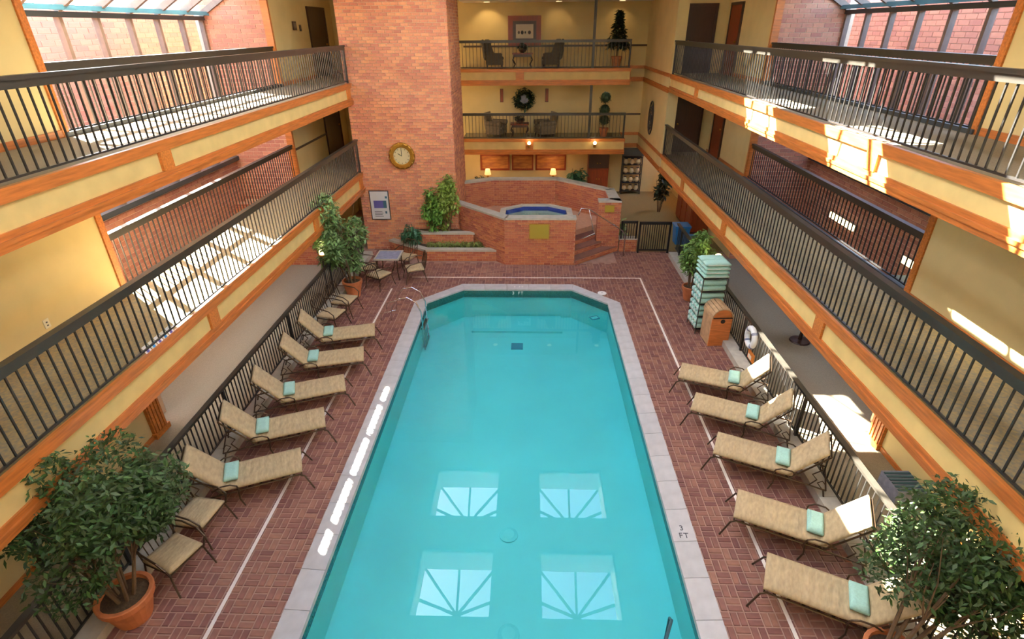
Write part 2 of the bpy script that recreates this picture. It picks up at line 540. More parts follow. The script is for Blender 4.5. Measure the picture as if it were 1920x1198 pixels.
def text_obj(body, size, m, parent, loc, rot=(0, 0, 0), ext=0.002, name='lettering'):
    cu = bpy.data.curves.new(name, 'FONT'); cu.body = body; cu.size = size; cu.extrude = ext
    cu.align_x = 'CENTER'; cu.align_y = 'CENTER'; cu.materials.append(m)
    me = None
    tmp = bpy.data.objects.new(name, cu); col.objects.link(tmp)
    dg = bpy.context.evaluated_depsgraph_get()
    me = bpy.data.meshes.new_from_object(tmp.evaluated_get(dg))
    bpy.data.objects.remove(tmp)
    if not me.materials: me.materials.append(m)
    return link(name, me, parent, loc, rot)
wt = MB().add([(x, y, -0.12) for x, y in P_IN], [tuple(range(n))])
water = stuff(wt.build('pool_water', M_WATER, fix=False))
tag(water, 'clear turquoise water filling the long pool', 'water')

# ------------------------------------------------------------------ walls
def rad_box(mb, s, x0, x1, y0, y1, z0, z1):
    a, b = sorted((s * x0, s * x1)); return mb.box(a, y0, z0, b, y1, z1)
for s, side in ((-1, 'left'), (1, 'right')):
    yend = 22.5 if s < 0 else 21.2
    w = MB()
    rad_box(w, s, WX, WX + 0.15, -4, V0, 2.655, ZC)
    rad_box(w, s, 6.72, 6.95, -4, 7.8, 0, 2.05)
    rad_box(w, s, WX, WX + 0.15, V1, yend, 2.03, ZC)
    rad_box(w, s, WX, WX + 0.15, V1 + 0.15, YB, 0, 2.03)
    if s > 0:
        rad_box(w, s, 5.5, WX + 0.15, 21.2, 21.35, 2.655, ZC)           # corridor end
        rad_box(w, s, HW, HW + 0.34, 20.72, YB, 2.03, ZC)               # wall with the mirror
        rad_box(w, s, HW + 0.34, 5.52, 20.72, 21.35, 2.655, ZC)
    else:
        rad_box(w, s, 5.3, WX + 0.15, 22.5, 22.65, 0, ZC)
    if s > 0: rad_box(w, s, 6.84, WX, -4, V0 - 0.03, 2.655, 4.79)
    wall = struct(w.build('wall_' + side, M_TAN))
    # brick faced ends and outer wall of the light well
    well = MB()
    rad_box(well, s, WX + 0.16, GX + 0.2, V0 - 0.14, V0, 2.655, ZC - 0.2)
    rad_box(well, s, 7.0, GX + 0.2, V0 - 0.14, V0, 0, 2.655)
    rad_box(well, s, WX + 0.02, GX + 0.2, V1, V1 + 0.14, 0, ZC + 0.4)
    rad_box(well, s, GX, GX + 0.2, V0 - 0.14, V1 + 0.14, 0, 3.3)
    wl = struct(well.build('wall_well_' + side, M_MORTAR))
    if s < 0:
        bricks_mesh('brick_facing', M_BRICK3, (-GX, V1), (-WX, V1), 2.0, ZC + 0.3, 0.3, 0.115, 0.012, parent=wl)
        bricks_mesh('brick_facing', M_BRICK3, (-GX, V0), (-GX, V1), 0, 3.3, 0.3, 0.115, 0.012, parent=wl)
    else:
        bricks_mesh('brick_facing', M_BRICK3, (WX, V1), (GX, V1), 0.0, ZC + 0.3, 0.3, 0.115, 0.012, parent=wl)
        bricks_mesh('brick_facing', M_BRICK3, (GX, V1), (GX, V0), 0, 3.3, 0.3, 0.115, 0.012, parent=wl)
    # wooden casing of the wall edges and skirting boards
    tr = MB()
    rad_box(tr, s, WX - (0.14 if s > 0 else 0.03), WX + 0.17, V0 - 0.03, V0 + 0.1, 2.655, 4.75)
    rad_box(tr, s, WX - 0.03, WX + 0.17, V0 - 0.03, V0 + 0.1, 4.75, ZC)
    rad_box(tr, s, WX - 0.03, WX + 0.17, V1 - 0.05, V1 + 0.05, 2.655, ZC)
    struct(tr.build('trim_1' if s < 0 else 'trim_2', M_WOODX))
    bb = MB()
    for z in (2.655, 5.35):
        xb = 6.84 if s > 0 and z < 3 else WX
        rad_box(bb, s, xb - 0.025, xb, -4, V0 - 0.03, z, z + 0.11)
        rad_box(bb, s, WX - 0.025, WX, V1 + 0.05, yend, z, z + 0.11)
    rad_box(bb, s, 6.695, 6.72, -4, 7.8, 0, 0.1)
    struct(bb.build('baseboard_' + side, M_WOOD))
    # fluted pilaster at the end of the ground-floor wall
    pl = MB(); rad_box(pl, s, 6.66, 6.98, 7.8, 8.16, 0, 2.03)
    for k in range(4): rad_box(pl, s, 6.64, 6.67, 7.83 + k * 0.085, 7.88 + k * 0.085, 0.12, 2.03)
    for k in range(3): rad_box(pl, s, 6.7 + k * 0.09, 6.75 + k * 0.09, 8.15, 8.18, 0.12, 2.03)
    rad_box(pl, s, 6.63, 7.0, 7.78, 8.2, 0, 0.12)
    struct(pl.build('trim_3' if s < 0 else 'trim_4', M_WOODX))

# chair rail on the far left corridor walls
struct(B('trim_5', M_DWOOD, None, (-WX, V1 + 0.05, 3.5, -WX + 0.03, 20.0, 3.56)))
struct(B('wall_back', M_TAN, None, (-9.2, YB, 0, 9.2, YB + 0.15, ZC)))
struct(B('wall_sun_block', M_MORTAR, None, (6.55, 6.0, ZC + 0.12, 6.8, 27.0, 12.8)))  # unseen wall added above the roof to shade the right neighbouring wall
pz = struct(B('wall_pier', M_MORTAR2, None, (-GX, 16.4, 0, -6.55, 16.7, 2.03)))
bricks_mesh('brick_facing', M_BRICK2, (-GX, 16.4), (-6.55, 16.4), 0, 2.03, 0.21, 0.075, 0.012, parent=pz)
struct(B('wall_front', M_TAN, None, (-9, -4.15, 0, 9, -4, ZC)))
# trims running on along the far right wall and the back wall
tr = MB()
for z0, z1 in LEV:
    tr.box(HW - 0.03, 20.72, z1 - 0.1, HW, YB, z1 + 0.02).box(HW - 0.03, 20.72, z0, HW, YB, z0 + 0.17)
    tr.box(4.33, YB - 0.03, z1 - 0.1, HW - 0.03, YB, z1 + 0.02).box(4.33, YB - 0.03, z0, HW - 0.03, YB, z0 + 0.17)
struct(tr.build('trim_6', M_WOOD))

# brick tower
TX0, TX1 = -5.34, -2.1
tw = struct(B('wall_tower', M_MORTAR, None, (TX0, YT, 0, TX1, 20.6, ZC + 0.5)))
bricks_mesh('brick_facing', M_BRICK, (TX0, YT), (TX1, YT), 0.0, ZC + 0.4, 0.235, 0.088, 0.014, parent=tw)
bricks_mesh('brick_facing', M_BRICK, (TX1, YT), (TX1, 20.6), 0.0, ZC + 0.4, 0.235, 0.088, 0.014, parent=tw)

# neighbouring brick buildings seen through the glazing
for s, side in ((-1, 'left'), (1, 'right')):
    nb = MB()
    rad_box(nb, s, 11.2, 11.6, -2, 16.4, -0.5, 7.3)
    rad_box(nb, s, 11.2, 11.6, 16.4, 26, -0.5, 9.5 if s < 0 else 7.9)
    w = struct(nb.build('wall_outside_' + side, M_PALEM))
    if s < 0: bricks_mesh('brick_facing', M_PALEB, (-11.2, 5), (-11.2, 26), 2.6, 7.3, 0.42, 0.135, 0.012, parent=w)
    else: bricks_mesh('brick_facing', M_PALEB, (11.2, 26), (11.2, 5), 2.6, 7.3, 0.42, 0.135, 0.012, parent=w)

# ------------------------------------------------------------------ ceiling, skylights, glass roofs
sky_x = ((-3.2, -0.8), (0.8, 3.2))
sky_y = [(13.96, 16.32), (10.15, 12.5), (6.34, 8.69), (2.53, 4.88), (-1.28, 1.07)]  # last two rows unseen, added for overhead light near the camera
xs = sorted([-6.5, 6.5] + [v for p in sky_x for v in p])
ys = sorted([-4.15, YB + 0.15] + [v for p in sky_y for v in p])
ce = MB()
for i in range(len(xs) - 1):
    for j in range(len(ys) - 1):
        if i in (1, 3) and j % 2 == 1: continue
        ce.box(xs[i], ys[j], ZC, xs[i + 1], ys[j + 1], ZC + 0.12)
for s in (-1, 1):
    rad_box(ce, s, 6.5, 9.06, -4.15, V0 - 0.14, ZC, ZC + 0.12); rad_box(ce, s, 6.5, 9.06, V1 + 0.14, YB + 0.15, ZC, ZC + 0.12)
for s in (-1, 1): rad_box(ce, s, 6.5, GX - 0.98, V0 - 0.14, V1 + 0.14, 7.8, ZC + 0.12)
ceiling = struct(ce.build('ceiling', M_CEIL))
# lowered ceiling over the far gallery
struct(B('ceiling.001', M_CEIL, None, (-2.4, YF - 0.1, 7.72, HW, YB, 7.8), (-2.4, YF - 0.12, 7.72, HW, YF - 0.1, ZC)))
WD = 1.0
nwin = 0
for x0, x1 in sky_x:
    for y0, y1 in sky_y:
        nwin += 1
        cx, cy = (x0 + x1) / 2, (y0 + y1) / 2
        w = struct(thing('window_%d' % nwin, loc=(cx, cy, ZC)))
        a, b = (x1 - x0) / 2, (y1 - y0) / 2
        t = 0.1
        B('curb', M_WHITE, w, (-a - t, -b - t, 0, -a, b + t, WD), (a, -b - t, 0, a + t, b + t, WD), (-a, -b - t, 0, a, -b, WD), (-a, b, 0, a, b + t, WD))
        ap = (0, 0, WD + 0.75)
        rim = [(-a, -b), (0, -b), (a, -b), (a, 0), (a, b), (0, b), (-a, b), (-a, 0)]
        for k, (px, py) in enumerate(rim):
            MB().beam((px, py, WD), ap, 0.07, 0.07).build('mullion', M_FRAMED, w)
            qx, qy = rim[(k + 1) % 8]
            MB().add([(px, py, WD + 0.03), (qx, qy, WD + 0.03), (0, 0, ap[2] + 0.03)], [(0, 1, 2)]).build('pane', M_GLASS, w)
ROOFM = 0.59
ZE = 7.13
for s in (-1, 1):
    nwin += 1
    w = struct(thing('window_%d' % nwin, loc=(s * GX, V0, 0)))
    NB = 8
    sp = (V1 - V0) / NB
    xr = 1.08; zr = ZE + xr * ROOFM
    for k in range(NB + 1):
        y = min(max(k * sp, 0.05), V1 - V0 - 0.05)
        MB().box(-0.06, y - 0.045, 3.3, 0.06, y + 0.045, ZE).build('mullion', M_FRAME, w)
        MB().beam((0, y, ZE + 0.05), (-s * xr, y, zr + 0.05), 0.09, 0.14).build('rafter', M_FRAME, w)
        if k < NB:
            ya, yb = k * sp + 0.045, (k + 1) * sp - 0.045
            MB().add([(0.02 * s, ya, 3.35), (0.02 * s, yb, 3.35), (0.02 * s, yb, ZE - 0.05), (0.02 * s, ya, ZE - 0.05)], [(0, 1, 2, 3)]).build('pane', M_GLASS, w)
            MB().add([(0, ya, ZE + 0.1), (0, yb, ZE + 0.1), (-s * xr, yb, zr + 0.1), (-s * xr, ya, zr + 0.1)], [(0, 1, 2, 3)]).build('pane', M_GLASS, w)
    B('sill', M_FRAMED, w, (-0.12, 0, 3.24, 0.12, V1 - V0, 3.36))
    B('eave_beam', M_FRAMED, w, (-0.09, 0, ZE - 0.07, 0.09, V1 - V0, ZE + 0.03))
    mbx = MB(); a, b = sorted((-s * 0.1, -s * 0.24)); mbx.box(a, 0, ZE + 0.05, b, V1 - V0, ZE + 0.14)
    mbx.build('flashing', M_BLUEM, w)

# ------------------------------------------------------------------ balconies
def make_balcony(s, z0, z1, y0, y1, pil, label, carpet):
    t = thing('balcony', label, 'balcony', (s * HW, 0, z0))
    H = z1 - z0
    def bx(name, m, *bs):
        mb = MB()
        for x0, x1, ya, yb, za, zb in bs:
            a, b = sorted((s * x0, s * x1)); mb.box(a, ya, za, b, yb, zb)
        return mb.build(name, m, t)
    bx('slab', M_CEIL, (0.1, WX - HW, y0, y1, 0.0, H - 0.02))
    bx('carpet', carpet, (0.06, WX - HW, y0, y1, H - 0.02, H))
    bx('fascia_panel', M_TANP, (0.03, 0.1, y0, y1, 0.1, H - 0.08))
    bx('top_board', M_WOOD, (-0.01, 0.06, y0, y1, H - 0.13, H + 0.02))
    bx('bottom_board', M_WOOD, (-0.01, 0.1, y0, y1, 0.0, 0.07), (-0.025, 0.1, y0, y1, 0.07, 0.12), (0.0, 0.1, y0, y1, 0.12, 0.19))
    for p in pil:
        bx('pilaster_block', M_WOODX, (-0.012, 0.06, p - 0.14, p + 0.14, 0.19, H - 0.13))
    if H:
        bx('back_curb', M_FRAMED, (WX - HW - 0.06, WX - HW, V0, V1, H, H + 0.07))
    return t
make_balcony(-1, *LEV[0], -3.9, YT, (8.25, 13.4, 17.6), 'lower left balcony with tan panelled fascia between orange wood boards', M_CARPET2)
make_balcony(-1, *LEV[1], -3.9, YT, (8.25, 17.6), 'upper left balcony with sunlit walkway and orange wood fascia', M_CARPET)
make_balcony(1, *LEV[0], -3.9, 20.7, (8.1, 13.2, 17.4), 'lower right balcony above the ring buoy with orange wood fascia', M_CARPET2)
make_balcony(1, 4.79, 5.35, -3.9, 20.7, (8.0, 17.3), 'upper right balcony with two bright sun patches on its fascia', M_CARPET)
# the far ends of the corridors behind the tower
struct(B('floor.001', M_CARPET, None, (-WX, YT, 2.05, -5.36, 22.5, 2.655), (-WX, YT, 4.77, -5.36, 22.5, 5.35)))
struct(B('floor.002', M_CARPET, None, (HW + 0.34, 20.7, 2.05, WX, 21.2, 2.655), (HW + 0.34, 20.7, 4.77, WX, 21.2, 5.35)))

def far_balcony(z0, z1, label, pil):
    x0, x1 = -2.55, 4.32
    t = thing('balcony', label, 'balcony', (0, YF, z0))
    H = z1 - z0
    B('slab', M_CEIL, t, (x0, 0.1, 0.02, x1, YB - YF, H - 0.02))
    B('carpet', M_CARPETL, t, (x0, 0.06, H - 0.02, x1, YB - YF, H))
    B('fascia_panel', M_TANP, t, (x0, 0.03, 0.1, x1 - 0.02, 0.1, H - 0.08))
    B('top_board', M_WOODX, t, (x0, -0.02, H - 0.1, x1, 0.06, H + 0.02))
    B('bottom_board', M_WOODX, t, (x0, -0.02, 0.0, x1, 0.1, 0.07), (x0, -0.035, 0.07, x1, 0.1, 0.13), (x0, 0.0, 0.13, x1, 0.1, 0.2))
    B('end_panel', M_WOOD, t, (x1 - 0.02, 0.06, 0.0, x1 + 0.01, YB - YF, H))
    for p in pil: B('pilaster_block', M_WOODX, t, (p - 0.16, -0.02, 0.2, p + 0.16, 0.05, H - 0.1))
    return t
far_balcony(*LEV[0], 'lower far balcony with two glowing globe lamps on its fascia', (0.3,))
far_balcony(*LEV[1], 'upper far balcony with tan fascia below the framed picture', (-0.1,))

# ------------------------------------------------------------------ railings
def bal_mesh(h, r=0.011):
    return MB().box(-r, -r, 0, r, r, h).mesh('baluster', M_BAL)
def make_rail(p0, p1, z, h, label, group=None, sp=0.143, cap_w=0.11, cap_h=0.13, posts=(), cat='railing', botz=0.06, name='railing', br=0.0095):
    p0 = Vector((*p0, z)); p1 = Vector((*p1, z)); L = (p1 - p0).length
    ang = math.atan2(p1.y - p0.y, p1.x - p0.x)
    t = thing(name, label, cat, p0, ang, group)
    mb = MB().box(0, -cap_w / 2, h - cap_h * 0.35, L, cap_w / 2, h).box(0, -cap_w * 0.28, h - cap_h, L, cap_w * 0.28, h - cap_h * 0.35)
    mb.build('handrail', M_RAIL, t)
    if botz: B('bottom_rail', M_BAL, t, (0, -0.015, botz, L, 0.015, botz + 0.025))
    me = bal_mesh(h - cap_h - (0.0 if botz is None else botz), br)
    k = int(L / sp)
    for i in range(1, k + 1):
        if i * sp > L - 0.03: break
        link('baluster', me, t, (i * sp, 0, botz or 0))
    for q in posts: B('post', M_BAL, t, (q - 0.025, -0.025, 0, q + 0.025, 0.025, h - cap_h))
    return t
RX = HW + 0.06
make_rail((-RX, -3.8), (-RX, YT - 0.04), LEV[0][1] + 0.0, 1.06, 'dark balustrade along the lower left balcony', posts=(0.03, 21.62))
make_rail((-RX, -3.8), (-RX, YT - 0.04), LEV[1][1], 1.05, 'dark balustrade along the upper left balcony', posts=(0.03, 21.62))
make_rail((RX, -3.8), (RX, 20.68), LEV[0][1], 1.06, 'dark balustrade along the lower right balcony', posts=(0.03, 24.44))
make_rail((RX, -3.8), (RX, 20.68), LEV[1][1], 1.05, 'dark balustrade along the upper right balcony', posts=(0.03, 24.44))
for s, sd in ((-1, 'left'), (1, 'right')):
    for k, lv in enumerate(('lower', 'upper')):
        make_rail((s * (WX + 0.06), V0 + 0.12), (s * (WX + 0.06), V1 - 0.08), LEV[k][1], 1.05,
                  'dark guard railing on the light well side of the %s %s walkway' % (lv, sd))
make_rail((-2.52, YF + 0.03), (4.26, YF + 0.03), LEV[0][1], 1.04, 'dark balustrade of the lower far balcony', posts=(6.76,), cap_h=0.1)
make_rail((-2.52, YF + 0.03), (4.26, YF + 0.03), LEV[1][1], 1.04, 'dark balustrade of the upper far balcony', posts=(6.76,), cap_h=0.1)
for z0, z1, lv in ((2.655, 4.753, 'lower'), (5.35, 7.72, 'upper')):
    o = B('column', M_RAIL, None, (-0.05, -0.05, 0.0, 0.05, 0.05, z1 - z0)); o.location = (2.8, YF + 0.1, z0)
    tag(o, 'slim dark steel column on the %s far balcony' % lv, 'column')

# ------------------------------------------------------------------ kerbs and ground-floor fences
for s, sd in ((-1, 'left'), (1, 'right')):
    k = thing('kerb', 'low pale stone kerb under the %s pool fence' % sd, 'kerb', (s * 5.17, 2.0, 0))
    y = 0.0; i = 0
    while y < 15.2:
        B('kerb_stone', M_STONE, k, (-0.17, y + 0.004, 0, 0.17, y + 0.896, 0.15)); y += 0.9
    make_rail((s * 5.26, 2.0), (s * 5.26, 17.2 if s < 0 else 17.55), 0.15, 0.92, 'dark metal fence on the kerb along the %s side of the pool deck' % sd,
              sp=0.115, cap_w=0.09, cap_h=0.07, posts=(0.03, 3.0, 6.0, 9.0, 12.0, 15.0), cat='fence', name='pool_fence', botz=0.05, br=0.009)
# gate beside the hot tub
g = thing('gate', 'low black barred gate between brick pier and right kerb', 'gate', (4.0, 17.62, 0))
B('gate_frame', M_BLACK, g, (0, -0.03, 0, 0.06, 0.03, 1.08), (1.0, -0.03, 0, 1.06, 0.03, 1.08), (0, -0.03, 1.0, 1.06, 0.03, 1.09), (0.06, -0.02, 0.08, 1.0, 0.02, 0.13))
for i in range(11):
    B('gate_bar', M_BLACK, g, (0.13 + i * 0.075, -0.012, 0.13, 0.154 + i * 0.075, 0.012, 1.0))
g = thing('fence_section', 'short black fence panel on the low brick pier left of the gate', 'fence', (3.42, 17.75, 0.45))
B('frame', M_BLACK, g, (0, -0.03, 0, 0.05, 0.03, 0.62), (0.5, -0.03, 0, 0.55, 0.03, 0.62), (0, -0.03, 0.55, 0.55, 0.03, 0.63))
for i in range(5): B('bar', M_BLACK, g, (0.1 + i * 0.08, -0.01, 0, 0.12 + i * 0.08, 0.01, 0.55))

# ------------------------------------------------------------------ hot tub, steps, planters
def brick_wall(parent, name, poly, z0, z1, faces, m=None, bl=0.21, bh=0.075):
    MB().prism(poly, z0, z1).build(name, M_MORTAR2, parent)
    for a, b in faces:
        bricks_mesh('brick_facing', m or M_BRICK2, a, b, z0, z1, bl, bh, 0.012, 0.011, parent=parent)
tub = thing('hot_tub', 'raised octagonal brick hot tub with stone caps and brass plaque', 'hot tub', (0, 0, 0))
F1, F2, FL = (-0.45, 16.5), (1.78, 16.5), (-2.08, 18.12)
R1, R2, B3, B4, B5 = (3.36, 17.75), (3.32, 19.35), (1.43, 21.02), (-1.13, 21.02), (-2.08, 20.55)
ZT, ZW, ZD = 1.5, 1.7, 0.72
brick_wall(tub, 'front_wall', [F1, F2, (1.78, 16.82), (-0.33, 16.82)], 0, ZT, [(F1, F2), (F2, (1.78, 16.82))])
brick_wall(tub, 'left_wall', [FL, F1, (-0.33, 16.82), (-2.08, 18.5)], 0, ZT, [(FL, F1)])
brick_wall(tub, 'platform', [(-0.33, 16.82), (1.78, 16.82), (1.78, 17.74), (2.6, 18.44), (3.02, 18.44), (3.02, 19.2), (1.3, 20.7), (-1.0, 20.7), (-2.08, 20.2), (-2.08, 18.5)], 0, ZD, [])
brick_wall(tub, 'right_wall', [(2.62, 17.75), R1, R2, (3.02, 19.2), (3.02, 18.07), (2.62, 18.07)], 0, ZW, [((2.62, 17.75), R1), (R1, R2), ((3.02, 19.2), (3.02, 18.07)), ((2.62, 18.07), (2.62, 17.75))])
brick_wall(tub, 'back_right_wall', [R2, B3, (1.3, 20.72), (3.02, 19.2)], 0, ZW, [((1.3, 20.72), (3.02, 19.2))])
brick_wall(tub, 'back_wall', [B3, B4, (-1.03, 20.72), (1.3, 20.72)], 0, ZW, [((-1.03, 20.72), (1.3, 20.72))])
brick_wall(tub, 'back_left_wall', [B4, B5, (-2.08, 20.2), (-1.03, 20.72)], 0, ZW, [((-2.08, 20.2), (-1.03, 20.72))])
def cap(name, poly, z, t=0.06):
    cx = sum(p[0] for p in poly) / len(poly); cy = sum(p[1] for p in poly) / len(poly)
    MB().prism([(cx + (x - cx) * 1.02, cy + (y - cy) * 1.06) for x, y in poly], z, z + t).build(name, M_STONE, tub)
cap('cap_stone', [F1, F2, (1.78, 16.84), (-0.33, 16.84)], ZT); cap('cap_stone', [FL, F1, (-0.33, 16.84), (-2.08, 18.5)], ZT)
cap('cap_stone', [(2.62, 17.75), R1, (3.36, 18.07), (2.62, 18.07)], ZW)
cap('cap_stone', [R1, R2, (3.0, 19.2), (3.0, 18.0)], ZW)
cap('cap_stone', [R2, B3, (1.3, 20.72), (3.02, 19.2)], ZW); cap('cap_stone', [B3, B4, (-1.03, 20.72), (1.3, 20.72)], ZW)
cap('cap_stone', [B4, B5, (-2.08, 20.2), (-1.03, 20.72)], ZW)
# basin: octagonal ring with tiles and water
oc = lambda r, k: (0.55 + r * 1.15 * math.cos(PI / 8 + k * PI / 4), 17.62 + r * 0.86 * math.sin(PI / 8 + k * PI / 4))
mb = MB()
for k in range(8):
    a, b, c, d = oc(1.12, k), oc(1.12, k + 1), oc(0.95, k + 1), oc(0.95, k)
    mb.add([(*a, ZD), (*b, ZD), (*b, 1.44), (*a, 1.44), (*c, 1.44), (*d, 1.44), (*c, ZD), (*d, ZD)], [(0, 1, 2, 3), (3, 2, 4, 5), (5, 4, 6, 7)])
mb.build('tub_rim', M_STONE, tub)
mb = MB()
for k in range(8):
    c, d = oc(0.945, k), oc(0.945, k + 1)
    mb.add([(*c, 1.24), (*d, 1.24), (*d, 1.38), (*c, 1.38)], [(0, 1, 2, 3)])
mb.build('tile_band', mat('blue_tile', (36, 50, 120), 0.3, noise=0.35, scale=30), tub)
mb = MB().add([(*oc(0.94, k), 0.95) for k in range(8)], [tuple(range(8))])
mb.build('tub_floor', M_WHITE, tub)
MB().add([(*oc(0.94, k), 1.3) for k in range(8)], [tuple(range(8))]).build('tub_water', M_WATER, tub, fix=False)
# steps on the right front side
st = thing('brick_steps', 'brick steps climbing to the hot tub beside the chrome handrail', 'steps', (0, 0, 0))
steps = (([(1.8, 16.46), (3.35, 17.785), (3.35, 17.74), (2.6, 17.74), (2.6, 18.44), (1.8, 17.76)], 0.18),
         ([(1.8, 16.894), (2.79, 17.74), (2.6, 17.74), (2.6, 18.44), (1.8, 17.76)], 0.36),
         ([(1.8, 17.33), (2.6, 18.01), (2.6, 18.44), (1.8, 17.76)], 0.54))
for poly, z in steps:
    MB().prism(poly, 0, z - 0.04).build('riser', M_MORTAR2, st)
    bricks_mesh('brick_facing', M_BRICK2, poly[0], poly[1], z - 0.18, z - 0.04, 0.21, 0.07, 0.012, 0.011, parent=st)
    MB().prism(poly, z - 0.04, z).build('tread', M_PAVER, st)
pr = thing('brick_pier', 'low square brick pier beside the chrome handrail foot', 'pier', (0, 0, 0))
brick_wall(pr, 'core', [(3.4, 17.72), (3.98, 17.72), (3.98, 18.0), (3.4, 18.0)], 0, 0.43, [((3.4, 17.72), (3.98, 17.72)), ((3.98, 17.72), (3.98, 18.0))])
B('cap', M_STONE, pr, (3.38, 17.70, 0.43, 4.0, 18.02, 0.46))
hr = thing('stair_handrail', 'chrome handrail rising along the hot tub steps', 'handrail', (0, 0, 0))
MB().tube([(3.5, 17.3, 0), (3.5, 17.3, 0.72), (3.38, 17.22, 0.92), (2.2, 16.75, 1.78), (1.95, 16.66, 1.83), (1.86, 16.64, 1.62)], 0.022, 8).build('rail', M_CHROME, hr, smooth=True)
MB().tube([(2.2, 16.75, 1.78), (2.35, 16.8, 1.2), (2.42, 16.75, 0.98), (2.0, 16.62, 0.85)], 0.018, 8).build('brace', M_CHROME, hr, smooth=True)

pq = thing('tub_plaque', 'square brass notice plaque on the hot tub front wall', 'plaque', (0.645, 16.48, 1.14))
B('plate', M_BRASS, pq, (-0.3, -0.02, -0.24, 0.3, 0, 0.24))
MB().box(-0.31, -0.025, 0.23, 0.31, 0, 0.25).box(-0.31, -0.025, -0.25, 0.31, 0, -0.23).box(-0.32, -0.025, -0.25, -0.3, 0, 0.25).box(0.3, -0.025, -0.25, 0.32, 0, 0.25).build('frame', M_GOLD, pq)
p2 = thing('pier_plaque', 'small brass plate on the pillar right of the hot tub steps', 'plaque', (2.98, 17.73, 1.5))
B('plate', M_BRASS, p2, (-0.15, -0.02, -0.11, 0.15, 0, 0.11)); B('frame', M_GOLD, p2, (-0.16, -0.015, -0.12, 0.16, -0.005, 0.12))

def planter(name, label, outer, z, faces):
    t = thing(name, label, 'planter', (0, 0, 0))
    brick_wall(t, 'wall', outer, 0, z - 0.05, faces)
    return t
pl1 = planter('planter', 'lower brick planter with pale stone cap left of the hot tub', [(-0.75, 16.8), (-3.1, 16.8), (-4.5, 17.75), (-4.5, YT), (-2.08, YT), (-2.08, 18.0)], 0.38, [((-4.5, 17.75), (-3.1, 16.8)), ((-3.1, 16.8), (-0.75, 16.8))])
MB().prism([(-0.72, 16.78), (-3.12, 16.78), (-4.52, 17.73), (-4.36, 17.9), (-3.05, 17.0), (-0.95, 17.0)], 0.33, 0.4).build('cap_stone', M_STONE, pl1)
MB().prism([(-0.98, 17.0), (-3.05, 17.0), (-4.3, 17.85), (-2.1, 17.85)], 0.32, 0.37).build('soil', M_SOIL, pl1)
pl2 = planter('planter', 'upper brick planter with stone cap against the tower', [(-1.55, 17.42), (-3.25, 17.42), (-3.9, 17.8), (-3.9, YT), (-2.08, YT), (-2.08, 17.9)], 0.75, [((-3.9, 17.8), (-3.25, 17.42)), ((-3.25, 17.42), (-1.55, 17.42))])
MB().prism([(-1.5, 17.4), (-3.27, 17.4), (-3.93, 17.79), (-3.8, 17.9), (-3.2, 17.58), (-1.7, 17.58)], 0.7, 0.77).build('cap_stone', M_STONE, pl2)
MB().prism([(-1.75, 17.58), (-3.2, 17.58), (-3.75, 17.88), (-2.1, 17.88)], 0.69, 0.74).build('soil', M_SOIL, pl2)

# ------------------------------------------------------------------ plants
def leaves(name, parent, m, pts, size, flat=0.5, aspect=0.42):
    V = []; F = []
    for p in pts:
        az = random.uniform(0, 2 * PI); el = random.uniform(-0.9, 0.5) * flat * 2
        d = Vector((math.cos(az) * math.cos(el), math.sin(az) * math.cos(el), math.sin(el)))
        sd = d.cross(Vector((0, 0, 1))).normalized()
        roll = random.uniform(-0.6, 0.6)
        u = d.cross(sd)
        sd = sd * math.cos(roll) + u * math.sin(roll)
        L = size * random.uniform(0.7, 1.3); wv = sd * (L * aspect / 2)
        p = Vector(p); n = len(V)
        mid = p + d * (L * 0.45) - Vector((0, 0, L * 0.05))
        V += [tuple(p), tuple(mid + wv), tuple(p + d * L - Vector((0, 0, L * 0.18))), tuple(mid - wv)]
        F.append((n, n + 1, n + 2, n + 3))
    me = bpy.data.meshes.new(name); me.from_pydata(V, [], F); me.update(); me.materials.append(m)
    return stuff(link(name, me, parent))
def crown_pts(n, c, rx, ry, rz, lumps=9, hollow=0.35):
    cs = []
    for i in range(lumps):
        v = Vector((random.gauss(0, 1), random.gauss(0, 1), random.gauss(0, 1))).normalized() * random.uniform(0.45, 0.72)
        cs.append((v, random.uniform(0.3, 0.46)))
    out = []
    while len(out) < n:
        cv, r = random.choice(cs)
        v = Vector((random.gauss(0, 1), random.gauss(0, 1), random.gauss(0, 1))).normalized() * (r * random.uniform(hollow, 1) ** 0.5)
        q = cv + v
        out.append((c[0] + q.x * rx, c[1] + q.y * ry, c[2] + q.z * rz))
    return out
def pot(parent, r, h, name='pot'):
    mb = MB().lathe([(r * 0.62, 0), (r * 0.66, h * 0.08), (r * 0.9, h * 0.74), (r * 0.9, h * 0.78), (r * 1.0, h * 0.8), (r * 1.02, h * 0.98), (r * 0.98, h), (r * 0.86, h), (r * 0.84, h * 0.86), (0.02, h * 0.86)], 24)
    mb = mb.build(name, M_TERRA, parent)
    MB().lathe([(r * 0.84, h * 0.86), (r * 0.5, h * 0.9), (0.02, h * 0.91)], 16).build('soil', M_SOIL, mb)
